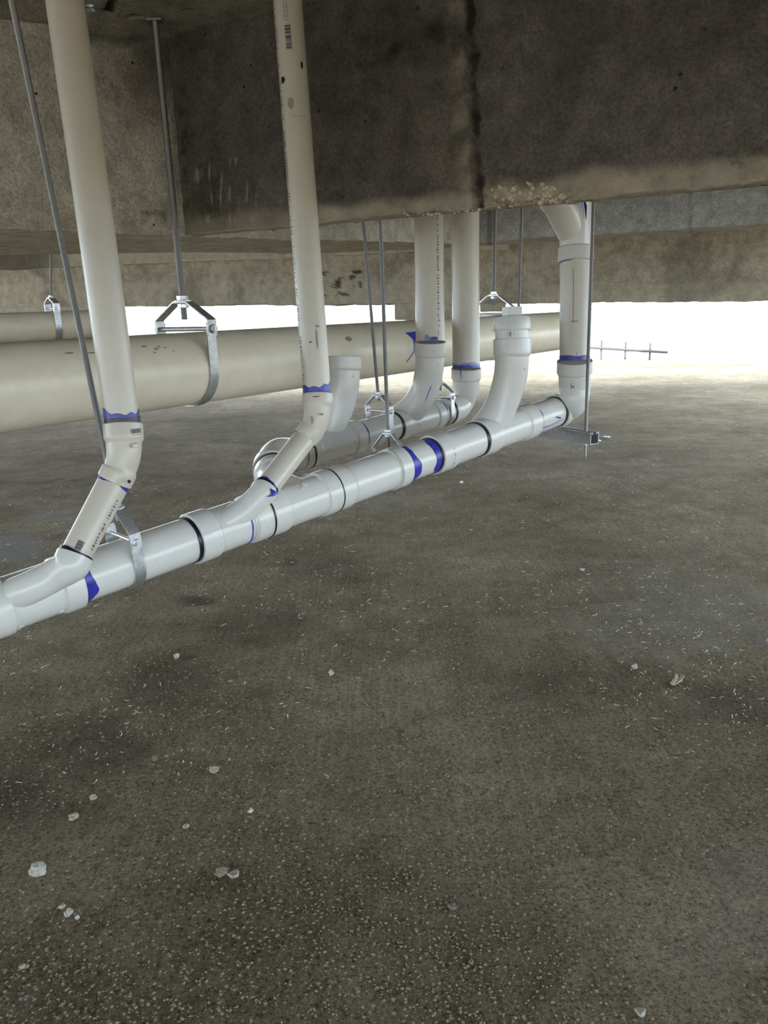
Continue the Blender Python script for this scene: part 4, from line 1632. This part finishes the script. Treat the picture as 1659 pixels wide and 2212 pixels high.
o = build('wood_splinter', tube([c + Vector((-0.02, -0.01, 0.004)), c + Vector((0, 0, 0.007)), c + Vector((0.025, 0.02, 0.005))], [0.003, 0.004, 0.002], 8), STRAW, None, loc=c)
tag(o, 'pale wood splinter on the floor between the two white pipes', 'splinter')

# grit and fibres nobody could count
V, F = [], []
octv = [Vector(q) for q in ((1, 0, 0), (-1, 0, 0), (0, 1, 0), (0, -1, 0), (0, 0, 1), (0, 0, -1))]
octf = [(0, 2, 4), (2, 1, 4), (1, 3, 4), (3, 0, 4), (2, 0, 5), (1, 2, 5), (3, 1, 5), (0, 3, 5)]
ng = 0
while ng < 42000:
    y = 0.75 / (1 - rng.random() * 0.86)
    x = (rng.random() - 0.5) * (1.15 * y + 0.5)
    q = Vector((x, y, 0))
    dens = 0.35 + 0.9 * nz(q, 2.2, 40) + (0.35 if x < 0.1 and y < 2.2 else 0)
    if rng.random() > dens: continue
    s = (0.0006 + 0.0022 * rng.random() ** 5) * (1 + 0.2 * y)
    n = len(V)
    rot = Matrix.Rotation(rng.random() * 6.28, 3, 'Z')
    j = 1 + 0.5 * (rng.random(6) - 0.5)
    for k, v in enumerate(octv):
        V.append(rot @ Vector((v.x * s * j[k] * 1.3, v.y * s * j[k], v.z * s * 0.7)) + Vector((x, y, s * 0.3)))
    F += [tuple(i + n for i in t) for t in octf]
    ng += 1
o = build('floor_grit', (V, F), GRAIN, None, loc=(0, 0, 0), smooth=False)
tag(o, 'loose grit and sand grains strewn over the concrete floor', 'grit', kind='stuff')
V, F = [], []
for k in range(4200):
    y = 1.6 / (1 - rng.random() * 0.88)
    x = (rng.random() - 0.42) * (1.1 * y + 0.4)
    q = Vector((x, y, 0))
    if rng.random() > (0.22 + 1.2 * nz(q, 1.4, 60) + 0.35 * bl(y, 2.0, 3.0)) * (0.3 + 0.7 * bl(y, 1.8, 2.6)) + 0.5 * bl(x, 0.35, 0.9) * bl(y, 1.6, 2.1): continue
    L = 0.002 + 0.008 * rng.random() ** 2
    wd = 0.0004 + 0.00022 * y
    an = rng.random() * 6.28
    L *= (0.8 + 0.12 * y)
    cv = (rng.random() - 0.5) * 1.6
    n = len(V)
    for i in range(4):
        t = i / 3 - 0.5
        a2_ = an + cv * t
        c = q + Vector((math.cos(a2_), math.sin(a2_), 0)) * (L * 2 * t) + Vector((0, 0, 0.002 + 0.004 * (rng.random() if i in (0, 3) else 0.3)))
        sd_ = Vector((-math.sin(a2_), math.cos(a2_), 0)) * wd
        V += [c - sd_, c + sd_, c + Vector((0, 0, wd))]
    for i in range(3):
        b = n + i * 3
        F += [(b, b + 3, b + 5, b + 2), (b + 2, b + 5, b + 4, b + 1), (b + 1, b + 4, b + 3, b)]
o = build('straw_fibres', (V, F), STRAW, None, loc=(0, 0, 0), smooth=False)
tag(o, 'pale straw fibres and shavings strewn over the concrete floor', 'fibres', kind='stuff')

# ------------------------------------------------------------------ outside: low wire fence and timbers in the glare
fa, fb = P(1150, 743, 15.5), P(1442, 761, 13.8)
fr = root('wire_fence', Vector((fa.x, fa.y, 0)), 'low dark rail on thin stakes in the glare beyond the floor edge', 'fence')
build('rail', tube([fa, fb], [0.024, 0.024], 10), FENCEM, fr)
for px in (1299, 1351, 1404):
    t = (px - 1150) / 292
    q = fa.lerp(fb, t)
    q = P(px, 743 + 18 * t + 1, 15.5 - 1.7 * t)
    build('stake', tube([Vector((q.x, q.y, -0.03)), q + Vector((0, 0, 0.15))], [0.018, 0.018], 8), FENCEM, fr)
for k, (px, py, ln, lb) in enumerate(((1290, 757, .18, 'short timber lying under the left end of the wire fence'), (1352, 759, .32, 'long timber lying under the middle of the wire fence'),
                                      (1384, 761, .18, 'timber offcut lying right of the long timber by the fence'))):
    c = onz(px, py, -0.03)
    o = build('timber_offcut', box_axes(c + Vector((0, 0, 0.04)), (Vector((1, -.15, 0)).normalized(), Vector((.15, 1, 0)).normalized(), Vector((0, 0, 1))), (ln, .05, .03)), TIMBER, None, loc=c, smooth=False)
    tag(o, lb, 'timber')
